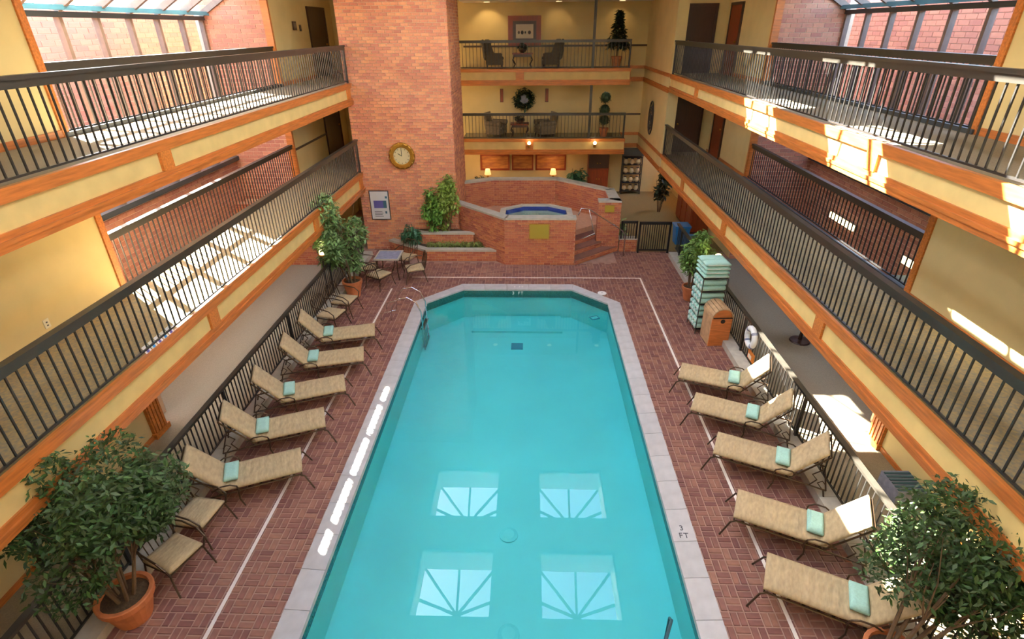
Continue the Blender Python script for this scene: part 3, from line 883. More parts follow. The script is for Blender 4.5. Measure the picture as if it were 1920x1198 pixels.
def ficus(label, loc, pr, ph, c, R, n, size, m, stems=5, lumps=11):
    t = thing('potted_ficus', label, 'potted tree', loc)
    pot(t, pr, ph)
    mb = MB()
    for k in range(stems):
        a = 2 * PI * k / stems + random.uniform(-0.3, 0.3); r0 = pr * 0.3
        e = (c[0] + math.cos(a) * R[0] * 0.45, c[1] + math.sin(a) * R[1] * 0.45, c[2] + random.uniform(-0.1, 0.3) * R[2])
        b = (math.cos(a) * r0, math.sin(a) * r0, ph * 0.85)
        m1 = tuple(b[i] * 0.6 + e[i] * 0.4 + random.uniform(-0.05, 0.05) for i in range(3))
        mb.tube([b, m1, e], [0.026, 0.02, 0.008], 6)
        for q in range(3):
            f = tuple(e[i] + random.uniform(-0.4, 0.4) * R[i] for i in range(3))
            mb.tube([m1, tuple((m1[i] + f[i]) / 2 + random.uniform(-0.06, 0.06) for i in range(3)), f], [0.012, 0.009, 0.004], 5)
    mb.build('trunk', M_TRUNK, t)
    leaves('foliage', t, m, crown_pts(n, c, *R, lumps=lumps), size)
    return t
ficus('large bushy ficus in terracotta pot beside the near left armchairs', (-4.82, 4.34, 0), 0.33, 0.46, (-0.05, 0.15, 1.7), (0.98, 0.95, 1.0), 9500, 0.085, M_LEAF, stems=7, lumps=14)
ficus('dense ficus tree at the near right corner beside the last lounger', (4.55, 3.84, 0), 0.3, 0.46, (0.86, 0.46, 1.62), (1.14, 1.0, 1.12), 13000, 0.08, M_LEAF, stems=5, lumps=19)
ficus('weeping ficus in tall terracotta pot by the far left fence lamp', (-4.72, 14.1, 0), 0.28, 0.5, (-0.18, 0.1, 1.86), (0.84, 0.75, 1.2), 5600, 0.13, mat('sage_leaf', (104, 134, 78), 0.5, island=0.35), stems=5, lumps=10)
ficus('bushy green plant in terracotta pot behind the towel rack', (4.85, 14.0, 0), 0.24, 0.42, (0.15, 0.2, 1.25), (0.62, 0.6, 0.78), 2600, 0.12, mat('fresh_leaf', (96, 128, 56), 0.5, island=0.35), stems=5, lumps=9)
def shrub(name, label, loc, c, R, n, size, m, stems=8, cat='plant'):
    t = thing(name, label, cat, loc)
    mb = MB()
    for k in range(stems):
        a = 2 * PI * k / stems
        mb.tube([(math.cos(a) * 0.05, math.sin(a) * 0.05, 0), (c[0] + math.cos(a) * R[0] * 0.6, c[1] + math.sin(a) * R[1] * 0.6, c[2] + R[2] * random.uniform(0.0, 0.5))], [0.012, 0.005], 5)
    mb.build('stems', M_TRUNK, t)
    leaves('foliage', t, m, crown_pts(n, c, *R), size)
    return t
shrub('bamboo', 'tall green bamboo clump in the upper planter against the tower', (-2.92, 17.62, 0.74), (0, -0.06, 0.8), (0.42, 0.2, 0.86), 1500, 0.15, mat('bamboo_leaf', (88, 128, 44), 0.5, island=0.3), 12)
shrub('bamboo', 'yellow-green feathery bamboo in the upper planter near the hot tub', (-2.4, 17.62, 0.74), (0, -0.06, 0.9), (0.46, 0.2, 1.15), 1700, 0.14, M_LEAFL, 12)
shrub('shrub', 'dark blue-green shrub at the left end of the planters', (-3.62, 17.45, 0.36), (0, -0.05, 0.34), (0.36, 0.3, 0.42), 900, 0.14, M_LEAFB)
gc = thing('ground_cover', 'low green and rust ground cover filling the lower planter', 'plant', (0, 0, 0.36)); gc['kind'] = 'stuff'
leaves('foliage', gc, mat('moss_leaf', (110, 118, 50), 0.6, island=0.5), [(random.uniform(-3.1, -1.2), random.uniform(17.02, 17.36), random.uniform(0, 0.14)) for _ in range(900)], 0.1)
shrub('small_plant', 'pale variegated plant right of the hot tub behind the fence panel', (3.62, 18.35, 0), (0, 0, 0.62), (0.22, 0.2, 0.5), 320, 0.16, mat('pale_leaf', (150, 182, 120), 0.5, island=0.3))

# ------------------------------------------------------------------ loungers
def make_lounger():
    t = thing('sun_lounger')
    sb = MB().slab(1.24, 0.6, 0.11, 40, 8, 0.016, 11); sb.v = [(x, y, z + 0.32) for x, y, z in sb.v]
    sb.build('seat_cushion', M_CUSH, t, smooth=True)
    bk = MB().slab(0.78, 0.6, 0.11, 20, 8, 0.012, 4)
    a = math.radians(53)
    bk.xf(Matrix.Translation((1.2, 0, 0.325)) @ Matrix.Rotation(-a, 4, 'Y'))
    bk.build('back_cushion', M_CUSH, t, smooth=True)
    fr = MB()
    for s in (-1, 1):
        y = 0.3 * s
        fr.tube([(0.02, y, 0.315), (1.2, y, 0.3), (1.74, y, 0.27)], 0.014, 6)
        fr.tube([(1.2, y, 0.31), (1.2 + 0.78 * math.cos(a), y, 0.31 + 0.78 * math.sin(a))], 0.014, 6)
    fr.tube([(0.02, -0.3, 0.315), (0.02, 0.3, 0.315)], 0.013, 6)
    tx, tz = 1.2 + 0.78 * math.cos(a), 0.31 + 0.78 * math.sin(a)
    fr.tube([(tx, -0.3, tz), (tx, 0.3, tz)], 0.014, 6)
    for k in range(7): fr.box(0.12 + k * 0.17, -0.29, 0.3, 0.16 + k * 0.17, 0.29, 0.31)
    fr.tube([(1.74, -0.3, 0.27), (1.74, 0.3, 0.27)], 0.013, 6)
    fr.build('frame', M_METAL, t)
    for s in (-1, 1):
        MB().tube([(0.06, 0.29 * s, 0.31), (-0.02, 0.31 * s, 0.27), (-0.13, 0.36 * s, 0.0)], 0.014, 6).build('leg', M_METAL, t)
    for s in (-1, 1):
        MB().tube([(0.98, 0.3 * s, 0.3), (0.99, 0.32 * s, 0.14), (0.94, 0.34 * s, 0.0)], 0.013, 6).build('leg', M_METAL, t)
    for s in (-1, 1):
        MB().tube([(1.7, 0.3 * s, 0.27), (1.74, 0.31 * s, 0.13), (1.8, 0.33 * s, 0.0)], 0.013, 6).build('leg', M_METAL, t)
        MB().tube([(0.96, 0.31 * s, 0.3), (0.98, 0.345 * s, 0.44), (1.06, 0.355 * s, 0.5), (1.2, 0.35 * s, 0.5), (1.3, 0.335 * s, 0.44), (1.34, 0.31 * s, 0.42)], 0.013, 6).build('armrest', M_METAL, t)
        MB().tube([(1.5, 0.28 * s, 0.28), (1.58, 0.28 * s, 0.42), (1.5, 0.28 * s, 0.5), (1.62, 0.28 * s, 0.64)], 0.01, 6).tube([(1.68, 0.28 * s, 0.27), (1.6, 0.28 * s, 0.36), (1.66, 0.28 * s, 0.42), (1.72, 0.28 * s, 0.36)], 0.009, 6).build('back_support', M_METAL, t)
    return t
def make_towel():
    t = thing('rolled_towel')
    mb = MB().slab(0.21, 0.42, 0.11, 8, 8); mb.build('folded_body', M_TOWEL, t, smooth=True)
    MB().box(-0.004, -0.19, 0.045, 0.0, 0.19, 0.065).build('hem', M_TOWEL, t)
    return t
LG = [  # foot centre x, y, heading in degrees, label
    (-3.50, 6.92, 203, 'tan lounger nearest the camera in the left row'),
    (-3.49, 8.07, 202, 'second tan lounger from the near end of the left row'),
    (-3.45, 9.20, 201, 'middle tan lounger of the five in the left row'),
    (-3.37, 10.33, 195, 'fourth tan lounger from the near end of the left row'),
    (-3.40, 11.44, 195, 'tan lounger farthest from the camera in the left row'),
    (3.53, 4.95, -25, 'tan lounger half hidden by the ficus at near right'),
    (3.52, 6.12, -24.5, 'tan lounger on the right with a fully sunlit white backrest'),
    (3.62, 7.50, -24.5, 'middle tan lounger of the right row with partly sunlit backrest'),
    (3.545, 8.70, -24.5, 'fourth lounger from the near end of the right row, shaded back'),
    (3.55, 9.78, -21, 'farthest lounger of the right row, closest to the ring buoy')]
lounger = make_lounger(); towel = make_towel()
for i, (x, y, dg, lb) in enumerate(LG):
    rz = math.radians(dg)
    if i == 0: o = lounger; o.location = (x, y, 0.004); o.rotation_euler = (0, 0, rz)
    else: o = dup(lounger, (x, y, 0.004), rz)
    o['label'] = lb; o['category'] = 'lounger'; o['group'] = 'poolside loungers'
    d = Vector((math.cos(rz), math.sin(rz), 0))
    p = Vector((x, y, 0.43)) + d * 0.96
    o2 = towel if i == 0 else dup(towel, (0, 0, 0), 0)
    o2.location = p; o2.rotation_euler = (0, 0, rz)
    o2['label'] = 'folded mint towel on the ' + lb.replace('tan lounger ', 'lounger ').replace(' of the five', '').replace(' with a fully sunlit white backrest', ' with sunlit white backrest').replace(' with partly sunlit backrest', '').replace(', shaded back', '').replace(', closest to the ring buoy', '')
    o2['category'] = 'towel'; o2['group'] = 'towels on the loungers'

# ------------------------------------------------------------------ patio armchairs
def make_chair():
    t = thing('patio_armchair')
    mb = MB().slab(0.52, 0.52, 0.09, 8, 8); mb.v = [(x - 0.26, y, z + 0.36) for x, y, z in mb.v]
    mb.build('seat_cushion', M_CUSH, t, smooth=True)
    fr = MB().tube([(-0.24, -0.25, 0.35), (0.24, -0.25, 0.35), (0.24, 0.25, 0.35), (-0.24, 0.25, 0.35), (-0.24, -0.25, 0.35)], 0.013, 6)
    fr.build('seat_frame', M_METAL, t)
    for s in (-1, 1):
        MB().tube([(0.24, 0.26 * s, 0.36), (0.28, 0.28 * s, 0.2), (0.34, 0.3 * s, 0.0)], 0.013, 6).build('leg', M_METAL, t)
        MB().tube([(-0.24, 0.26 * s, 0.36), (-0.27, 0.27 * s, 0.2), (-0.32, 0.29 * s, 0.0)], 0.013, 6).build('leg', M_METAL, t)
        MB().tube([(-0.3, 0.27 * s, 0.66), (-0.1, 0.31 * s, 0.66), (0.16, 0.32 * s, 0.62), (0.28, 0.31 * s, 0.52), (0.26, 0.27 * s, 0.36)], 0.014, 6).build('armrest', M_METAL, t)
    bk = MB().tube([(-0.25, -0.25, 0.36), (-0.36, -0.25, 0.78), (-0.38, -0.14, 0.86), (-0.38, 0.14, 0.86), (-0.36, 0.25, 0.78), (-0.25, 0.25, 0.36)], 0.014, 6)
    for k in range(5):
        y = -0.16 + k * 0.08
        bk.tube([(-0.26, y, 0.38), (-0.375, y, 0.85)], 0.008, 5)
    bk.build('backrest', M_METAL, t)
    return t
ch = make_chair()
CH = [(-4.62, 5.72, -8, 'tan patio armchair next to the nearest left lounger'),
      (-4.58, 5.0, -20, 'tan patio armchair next to the large near left ficus'),
      (-4.62, 13.02, -10, 'patio armchair beside the far left ficus pot'),
      (-4.72, 12.22, -14, 'patio armchair between the far left lounger and the ficus chair'),
      (-4.12, 14.75, 60, 'patio armchair in front of the blue-topped table at far left'),
      (-3.15, 15.25, 200, 'patio armchair right of the blue-topped table, near the planters'),
      (-3.6, 16.15, 250, 'patio armchair between the blue-topped table and the lower planter'),
      (-4.6, 15.35, 10, 'patio armchair between left kerb and the blue-topped table')]
for i, (x, y, dg, lb) in enumerate(CH):
    o = ch if i == 0 else dup(ch, (0, 0, 0), 0)
    o.location = (x, y, 0.004); o.rotation_euler = (0, 0, math.radians(dg))
    o['label'] = lb; o['category'] = 'chair'; o['group'] = 'patio armchairs on the deck'
tb = thing('patio_table', 'square patio table with grey-blue top at far left of the deck', 'table', (-3.98, 15.55, 0.004))
MB().box(-0.34, -0.34, 0.66, 0.34, 0.34, 0.69).build('table_top', M_SLATE, tb)
B('rim', M_STONE, tb, (-0.38, -0.38, 0.655, 0.38, -0.34, 0.7), (-0.38, 0.34, 0.655, 0.38, 0.38, 0.7), (-0.38, -0.34, 0.655, -0.34, 0.34, 0.7), (0.34, -0.34, 0.655, 0.38, 0.34, 0.7))
for sx in (-1, 1):
    for sy in (-1, 1): MB().tube([(0.32 * sx, 0.32 * sy, 0.66), (0.3 * sx, 0.3 * sy, 0.3), (0.34 * sx, 0.34 * sy, 0.0)], 0.016, 6).build('leg', M_METAL, tb)

# ------------------------------------------------------------------ towel rack with towels
TRX, TRY, TRR = 4.78, 12.35, math.radians(4)
rk = thing('towel_rack', 'tall open towel rack stacked with mint towels by the right fence', 'rack', (TRX, TRY, 0.004), TRR)
for sx in (-0.3, 0.3):
    for sy in (-0.3, 0.3): B('post', M_PATT, rk, (sx - 0.009, sy - 0.009, 0, sx + 0.009, sy + 0.009, 1.49))
for k in range(5): B('shelf', M_PATT, rk, (-0.3, -0.3, 0.11 + k * 0.34, 0.3, 0.3, 0.12 + k * 0.34))
def roll(name='rolled_towel'):
    t = thing(name)
    pr = []
    mb = MB()
    for xx in (-0.3, -0.285, 0.285, 0.3):
        pass
    mb.lathe([(0.02, -0.3), (0.062, -0.298), (0.072, -0.28), (0.072, 0.28), (0.062, 0.298), (0.02, 0.3)], 10, axis='x')
    mb.build('roll', M_TOWEL, t, smooth=True)
    MB().tube([(-0.303, 0.045 * math.cos(a * 0.7) * (1 - a / 14), 0.045 * math.sin(a * 0.7) * (1 - a / 14)) for a in range(12)], 0.006, 4).build('spiral_edge', M_WHITE, t)
    return t
rl = None
Mr = Matrix.Translation((TRX, TRY, 0.004)) @ Matrix.Rotation(TRR, 4, 'Z')
shelf_n = ('lowest', 'second', 'third', 'fourth')
row_n = ('lower', 'upper'); col_n = ('nearest the bin', 'second from the bin', 'third from the bin', 'farthest from the bin')
for k in range(4):
    for r in range(2):
        for c in range(4):
            p = Mr @ Vector((-0.02, -0.225 + c * 0.15, 0.12 + k * 0.34 + 0.074 + r * 0.142))
            if rl is None: o = rl = roll()
            else: o = dup(rl, (0, 0, 0), 0)
            o.location = p; o.rotation_euler = (0, 0, TRR)
            o['label'] = 'rolled mint towel, %s rack shelf, %s layer, %s' % (shelf_n[k], row_n[r], col_n[c])
            o['category'] = 'towel'; o['group'] = 'rolled towels on the %s shelf of the rack' % shelf_n[k]
fl = None
for k in range(4):
    for c in range(2):
        p = Mr @ Vector((-0.3, -0.15 + 0.3 * c, 1.482 + k * 0.1))
        if fl is None:
            fl = o = thing('folded_towel'); MB().slab(0.6, 0.3, 0.1, 8, 6).build('body', M_TOWEL, o, smooth=True)
            MB().box(0.05, -0.152, 0.045, 0.55, -0.146, 0.055).build('fold_line', M_WHITE, o)
        else: o = dup(fl, (0, 0, 0), 0)
        o.location = p; o.rotation_euler = (0, 0, TRR)
        o['label'] = 'folded mint towel on top of the rack, %s of the %s pile' % (('bottom', 'second from bottom', 'third from bottom', 'top')[k], ('nearer', 'farther')[c]); o['category'] = 'towel'; o['group'] = 'folded towels on top of the rack'

# wooden towel-drop bin with domed lid
bn = thing('towel_bin', 'wooden bin with domed slatted lid and round hole in front of rack', 'bin', (4.87, 11.72, 0.004), math.radians(4))
B('front_panel', M_BOXW, bn, (-0.24, -0.28, 0.0, 0.24, -0.25, 0.74))
B('side_panel', M_SLAT, bn, (-0.24, -0.25, 0.0, -0.21, 0.25, 0.74)); B('side_panel', M_SLAT, bn, (0.21, -0.25, 0.0, 0.24, 0.25, 0.74))
B('back_panel', M_SLAT, bn, (-0.24, 0.25, 0.0, 0.24, 0.28, 0.74))
MB().add([(0.24 * math.cos(PI * k / 12), -0.265, 0.74 + 0.24 * math.sin(PI * k / 12)) for k in range(13)], [tuple(range(13))]).build('front_arch', M_BOXW, bn)
for k in range(9):
    a = PI * (k + 0.5) / 9
    mb = MB().box(-0.04, -0.31, -0.012, 0.04, 0.29, 0.012)
    mb.xf(Matrix.Translation((0.245 * math.cos(a), 0, 0.74 + 0.245 * math.sin(a))) @ Matrix.Rotation(PI / 2 - a, 4, 'Y'))
    mb.build('lid_slat', M_SLAT, bn)
MB().lathe([(0.055, -0.285), (0.055, -0.262)], 14, (0.02, 0, 0.66), axis='y').build('hole', M_BLACK, bn)
B('trim_strip', M_DWOOD, bn, (-0.24, -0.285, 0.73, 0.24, -0.28, 0.76))

# ring buoy and notice on the right fence
rb = thing('ring_buoy', 'white ring buoy hanging on the right pool fence', 'ring buoy', (5.16, 10.4, 0.84), PI / 2)
mb = MB(); pth = [(0.2 * math.cos(2 * PI * k / 20), 0, 0.2 * math.sin(2 * PI * k / 20)) for k in range(21)]
mb.tube(pth, 0.062, 10, caps=False).build('ring', M_RING, rb, smooth=True)
for k in range(4):
    a = PI / 4 + k * PI / 2
    mb = MB().tube([(0.2 * math.cos(a - 0.12 + 0.08 * j), 0, 0.2 * math.sin(a - 0.12 + 0.08 * j)) for j in range(4)], 0.066, 10)
    mb.build('band', M_SLATE, rb)
sg = thing('notice', 'small orange notice on the fence below the ring buoy', 'sign', (5.2, 10.28, 0.43), PI / 2)
B('board', M_ORANGE, sg, (-0.16, -0.01, -0.1, 0.16, 0.01, 0.1)); B('label_panel', M_PAPER, sg, (-0.05, 0.01, -0.08, 0.13, 0.016, 0.02))

# lamps on the fences
for s, y, sd in ((-1, 13.7, 'left'), (1, 13.45, 'right')):
    lp = thing('fence_lamp', 'glowing globe lamp on a black post at the %s pool fence' % sd, 'lamp', (s * 5.3, y, 0.15))
    MB().tube([(0, 0, 0), (0, 0, 1.05), (s * -0.04, 0, 1.22)], 0.022, 8).build('post', M_BLACK, lp)
    MB().lathe([(0.03, 0), (0.11, 0.05), (0.12, 0.09)], 12, (s * -0.04, 0, 1.2)).build('cup', M_GOLD, lp)
    MB().ball((s * -0.04, 0, 1.34), 0.1).build('globe', M_BULB, lp, smooth=True)
    ld = bpy.data.lights.new('lamp_light', 'POINT'); ld.energy = 18; ld.color = (1, 0.75, 0.42); ld.shadow_soft_size = 0.1
    link('lamp_light', ld, lp, (s * -0.04, 0, 1.58))

# pool ladder, grab rail, depth markers, skimmer lid
ldr = thing('pool_ladder', 'bent chrome grab rails of the pool ladder at the far left corner', 'ladder', (-2.95, 12.9, 0.02))
for y in (-0.32, 0.32):
    MB().tube([(-0.34, y, 0.0), (-0.34, y, 0.12), (-0.28, y, 0.42), (-0.1, y, 0.62), (0.14, y, 0.66), (0.36, y, 0.52), (0.46, y, 0.25), (0.48, y, -0.9)], 0.02, 8).build('rail', M_CHROME, ldr, smooth=True)
    MB().tube([(-0.62, y, 0.0), (-0.6, y, 0.18), (-0.2, y, 0.3)], 0.016, 8).build('brace', M_CHROME, ldr, smooth=True)
for z in (-0.3, -0.6, -0.85): B('tread', M_CHROME, ldr, (0.42, -0.32, z, 0.52, 0.32, z + 0.025))
gr = thing('grab_rail', 'dark grab rail standing in the water at the near right edge', 'handrail', (2.2, 4.0, 0))
MB().tube([(0.06, 0.62, -1.3), (0.06, 0.62, -0.2), (0.04, 0.5, -0.06), (-0.25, -0.1, 0.02), (-0.3, -0.2, -1.3)], 0.022, 8).build('rail', M_TEALP, gr)
for body, x, y, z, sz, rot in (('3', 2.70, 5.93, 0.024, 0.13, (0, 0, 0)), ('FT', 2.70, 5.79, 0.024, 0.13, (0, 0, 0)), ('3 FT', 0.02, 14.72, 0.024, 0.12, (0, 0, 0))):
    for q, chx in enumerate(body):
        if chx != ' ': text_obj(chx, sz, M_MARKC if y < 10 else M_WHITE, pool, (x + (q - (len(body) - 1) / 2) * sz * 0.62, y - 8, z), rot)
for q, chx in ((-1.5, '3'), (0.5, 'F'), (1.5, 'T')): text_obj(chx, 0.13, M_WHITE, pool, (q * 0.085, 14.48 - 8, -0.07), (PI / 2, 0, 0))
sk = thing('skimmer_lid', 'round pale skimmer lid on the deck by the far right coping', 'lid', (2.45, 14.35, 0.004))
MB().lathe([(0.13, 0), (0.13, 0.012), (0.11, 0.018)], 20).build('cover', M_WHITE, sk); MB().lathe([(0.025, 0.018), (0.025, 0.022)], 8).build('knob', M_COPE, sk)
fd = thing('sunken_frame', 'small dark square frame under water near the far right corner', 'fitting', (2.15, 13.35, -0.28), 0.4)
MB().box(-0.12, -0.09, 0, 0.12, -0.07, 0.02).box(-0.12, 0.07, 0, 0.12, 0.09, 0.02).box(-0.12, -0.09, 0, -0.1, 0.09, 0.02).box(0.1, -0.09, 0, 0.12, 0.09, 0.02).build('frame', M_DARK, fd)
B('plate', M_POOL, fd, (-0.1, -0.07, 0, 0.1, 0.07, 0.01))

# ------------------------------------------------------------------ wall pieces on the tower
ck = thing('wall_clock', 'round ornate gold wall clock with cream dial on the brick tower', 'clock', (-3.79, YT - 0.02, 3.2))
mb = MB(); mb.lathe([(0.30, -0.01), (0.405, -0.02), (0.425, -0.06), (0.36, -0.1), (0.33, -0.07), (0.29, -0.11), (0.265, -0.06)], 32, axis='y')
mb.build('rim', M_GOLD, ck, smooth=True)
MB().lathe([(0.27, -0.06), (0.265, -0.065), (0.01, -0.066)], 32, axis='y').build('dial', M_CREAM, ck)
for k in range(12):
    a = k * PI / 6
    MB().beam((0.21 * math.sin(a), -0.07, 0.21 * math.cos(a)), (0.25 * math.sin(a), -0.07, 0.25 * math.cos(a)), 0.012, 0.012, (0, 1, 0)).build('hour_mark', M_DWOOD, ck)
MB().beam((0, -0.075, 0), (0.0, -0.075, 0.2), 0.014, 0.01, (0, 1, 0)).build('hand', M_BLACK, ck)
MB().beam((0, -0.078, 0), (-0.12, -0.078, 0.08), 0.016, 0.01, (0, 1, 0)).build('hand', M_BLACK, ck)
for k in range(16):
    a = k * PI / 8 + 0.2
    MB().ball((0.39 * math.cos(a), -0.07, 0.39 * math.sin(a)), 0.04, 0.03, 0.04, 8, 5).build('ornament', M_GOLD, ck, smooth=True)
ns = thing('notice_board', 'white notice board with dark blue panel on the brick tower', 'sign', (-4.71, YT - 0.02, 1.57))
B('backing', M_BLACK, ns, (-0.33, -0.015, -0.5, 0.33, 0, 0.5)); B('sheet', M_WHITE, ns, (-0.3, -0.025, -0.47, 0.3, -0.015, 0.47))
B('printed_panel', M_PURPLE, ns, (-0.2, -0.03, -0.09, 0.12, -0.025, 0.16)); B('printed_panel', M_TEALP, ns, (0.12, -0.03, -0.09, 0.23, -0.025, 0.16))
B('printed_mark', M_TEALP, ns, (0.2, -0.03, 0.24, 0.27, -0.025, 0.31)); B('printed_mark', M_TEALP, ns, (0.16, -0.03, -0.28, 0.22, -0.025, -0.2))
for k in range(4): B('text_line', M_BLACK, ns, (-0.2, -0.029, -0.22 - k * 0.055, 0.06 + 0.03 * (k % 2), -0.025, -0.205 - k * 0.055))

# ------------------------------------------------------------------ doors and wall fittings
def door(name, m, parent_boxes, frame_boxes, handle):
    d = struct(B(name, m, None, parent_boxes))
    B('door_frame', M_DWOOD, d, *frame_boxes)
    MB().ball(handle, 0.035).build('handle', M_GOLD, d, smooth=True)
    return d
nd = 0
for z in (2.655, 5.35):
    h = 2.05
    nd += 1
    door('door_%d' % nd, M_DWOOD, (-WX, 20.1, z, -WX + 0.04, 21.6, z + h),
         [(-WX, 20.02, z, -WX + 0.06, 20.1, z + h + 0.08), (-WX, 21.6, z, -WX + 0.06, 21.68, z + h + 0.08), (-WX, 20.1, z + h, -WX + 0.06, 21.6, z + h + 0.08)], (-WX + 0.07, 21.4, z + 1))
    nd += 1
    door('door_%d' % nd, M_DWOOD, (5.62, 21.16, z, 6.52, 21.2, z + h),
         [(5.54, 21.14, z, 5.62, 21.2, z + h + 0.08), (6.52, 21.14, z, 6.6, 21.2, z + h + 0.08), (5.62, 21.14, z + h, 6.52, 21.2, z + h + 0.08)], (5.72, 21.13, z + 1))
    nd += 1
    door('door_%d' % nd, M_RWOOD, (WX - 0.04, 19.75, z, WX, 20.75, z + h),
         [(WX - 0.06, 19.67, z, WX, 19.75, z + h + 0.08), (WX - 0.06, 20.75, z, WX, 20.83, z + h + 0.08), (WX - 0.06, 19.75, z + h, WX, 20.75, z + h + 0.08)], (WX - 0.07, 19.88, z + 1))
tm = thing('thermostat', 'dark wall thermostat on the upper left corridor wall', 'thermostat', (-WX, 18.8, 6.92))
B('body', M_DWOOD, tm, (0, -0.12, -0.12, 0.04, 0.12, 0.12)); B('face', M_FRAME, tm, (0.04, -0.08, -0.06, 0.05, 0.08, 0.08))
sw = thing('wall_switch', 'small dark wall switch right of the thermostat, upper left corridor', 'switch', (-WX, 19.28, 6.86))
B('plate', M_DWOOD, sw, (0, -0.07, -0.09, 0.02, 0.07, 0.09)); B('lever', M_FRAME, sw, (0.02, -0.02, -0.02, 0.035, 0.02, 0.03))
so = thing('wall_socket', 'small cream wall socket on the lower left corridor wall', 'socket', (-WX, 7.01, 2.92))
B('plate', M_PLATE, so, (0, -0.05, -0.07, 0.012, 0.05, 0.07)); B('slot', M_BLACK, so, (0.012, -0.015, 0.01, 0.014, 0.015, 0.03)); B('slot', M_BLACK, so, (0.012, -0.015, -0.04, 0.014, 0.015, -0.02))
names = ('nearest', 'second', 'third', 'fourth', 'fifth')
for i in range(5):
    cd = thing('card', '%s white and blue card at the foot of the lower left balustrade' % names[i], 'card', (-5.19, 6.62 + i * 0.143, 2.657), 0, 'cards between the balusters')
    mb = MB().box(-0.004, -0.06, 0, 0.004, 0.06, 0.13); mb.xf(Matrix.Rotation(math.radians(-24), 4, 'Y')); mb.build('sheet', M_PAPER if i % 2 else M_WHITE, cd)
    mb = MB().box(0.004, -0.03, 0.02, 0.006, 0.02, 0.07); mb.xf(Matrix.Rotation(math.radians(-24), 4, 'Y')); mb.build('print', M_PURPLE if i % 2 == 0 else M_BLUE, cd)

# ------------------------------------------------------------------ right light well fittings
for i, (ya, yb, lb) in enumerate(((13.85, 15.15, 'long glowing tube light on the right brick wall, farther of two'), (10.9, 11.8, 'shorter glowing tube light on the right brick wall, nearer of two'))):
    t = thing('wall_light', lb, 'light', (GX - 0.02, ya, 2.13))
    B('housing', M_FRAME, t, (-0.06, 0, -0.09, 0, yb - ya, 0.09)); B('diffuser', M_TUBEL, t, (-0.1, 0.03, -0.075, -0.06, yb - ya - 0.03, 0.075))
vm = thing('vending_machine', 'vending machine with a lit pale front at the right brick wall', 'machine', (8.45, 10.75, 0.006))
B('body', M_TEALP, vm, (-0.35, -0.5, 0, 0.38, 0.5, 1.95)); B('lit_panel', M_SCREEN, vm, (-0.37, -0.3, 0.75, -0.35, 0.45, 1.8)); B('side_strip', M_BLACK, vm, (-0.37, -0.45, 0.75, -0.35, -0.33, 1.8))
for k in range(3): B('shelf_bar', M_BLACK, vm, (-0.38, -0.3, 1.0 + k * 0.26, -0.37, 0.45, 1.03 + k * 0.26))
B('tray', M_BLACK, vm, (-0.37, -0.3, 0.3, -0.35, 0.3, 0.55))

# dark table and chairs in the right ground-floor corridor
tt = thing('side_table', 'dark round side table in the right ground corridor under the balcony', 'table', (6.95, 11.7, 0.006))
MB().lathe([(0.36, 0), (0.38, 0.015), (0.36, 0.03)], 20, (0, 0, 0.6)).build('table_top', M_DWOOD, tt)
MB().lathe([(0.05, 0.04), (0.035, 0.3), (0.05, 0.6)], 10).build('column', M_DWOOD, tt)
MB().lathe([(0.24, 0), (0.22, 0.03), (0.06, 0.05)], 16).build('foot', M_DWOOD, tt)
vb = thing('floor_vent_box', 'blue-grey slatted box on the floor by the right corridor wall', 'box', (6.42, 6.75, 0.006))
B('body', M_SLATE, vb, (-0.2, -0.24, 0, 0.24, 0.24, 0.26))
for k in range(6): B('slat', M_TEALP, vb, (-0.19, -0.22 + k * 0.075, 0.26, 0.23, -0.18 + k * 0.075, 0.275))
for i, (x, y, lb) in enumerate(((5.68, 18.6, 'blue plastic bin behind the right end of the gate'), (5.72, 17.3, 'blue plastic bin beside the right fence, nearer than the other'))):
    bb = thing('plastic_bin', lb, 'bin', (x, y, 0.006))
    MB().box(-0.2, -0.2, 0, 0.2, 0.2, 0.62, -0.05).build('body', M_BLUE, bb)
    B('lid', M_BLUE, bb, (-0.27, -0.27, 0.62, 0.27, 0.27, 0.68)); B('grip', M_DARK, bb, (-0.1, -0.29, 0.56, 0.1, -0.26, 0.61))
cb = thing('sideboard', 'tall dark red wooden cabinet at the far right ground corridor', 'cabinet', (6.55, 20.6, 0.006))
B('body', M_RWOOD, cb, (-0.3, -1.1, 0.08, 0.36, 1.1, 1.35)); B('plinth', M_DWOOD, cb, (-0.27, -1.05, 0, 0.36, 1.05, 0.08)); B('top', M_DWOOD, cb, (-0.34, -1.14, 1.35, 0.36, 1.14, 1.4))
for k in range(3):
    d = B('door', M_RWOOD, cb, (-0.325, -1.05 + k * 0.71, 0.14, -0.3, -0.4 + k * 0.71, 1.3)); B('knob', M_GOLD, d, (-0.35, -0.5 + k * 0.71, 0.7, -0.325, -0.46 + k * 0.71, 0.74))
cp = B('column', M_BLACK, None, (-0.05, -0.05, 0, 0.05, 0.05, 2.03)); cp.location = (-6.6, 5.05, 0.006); tag(cp, 'thin black column in the near left ground corridor behind the ficus', 'column')

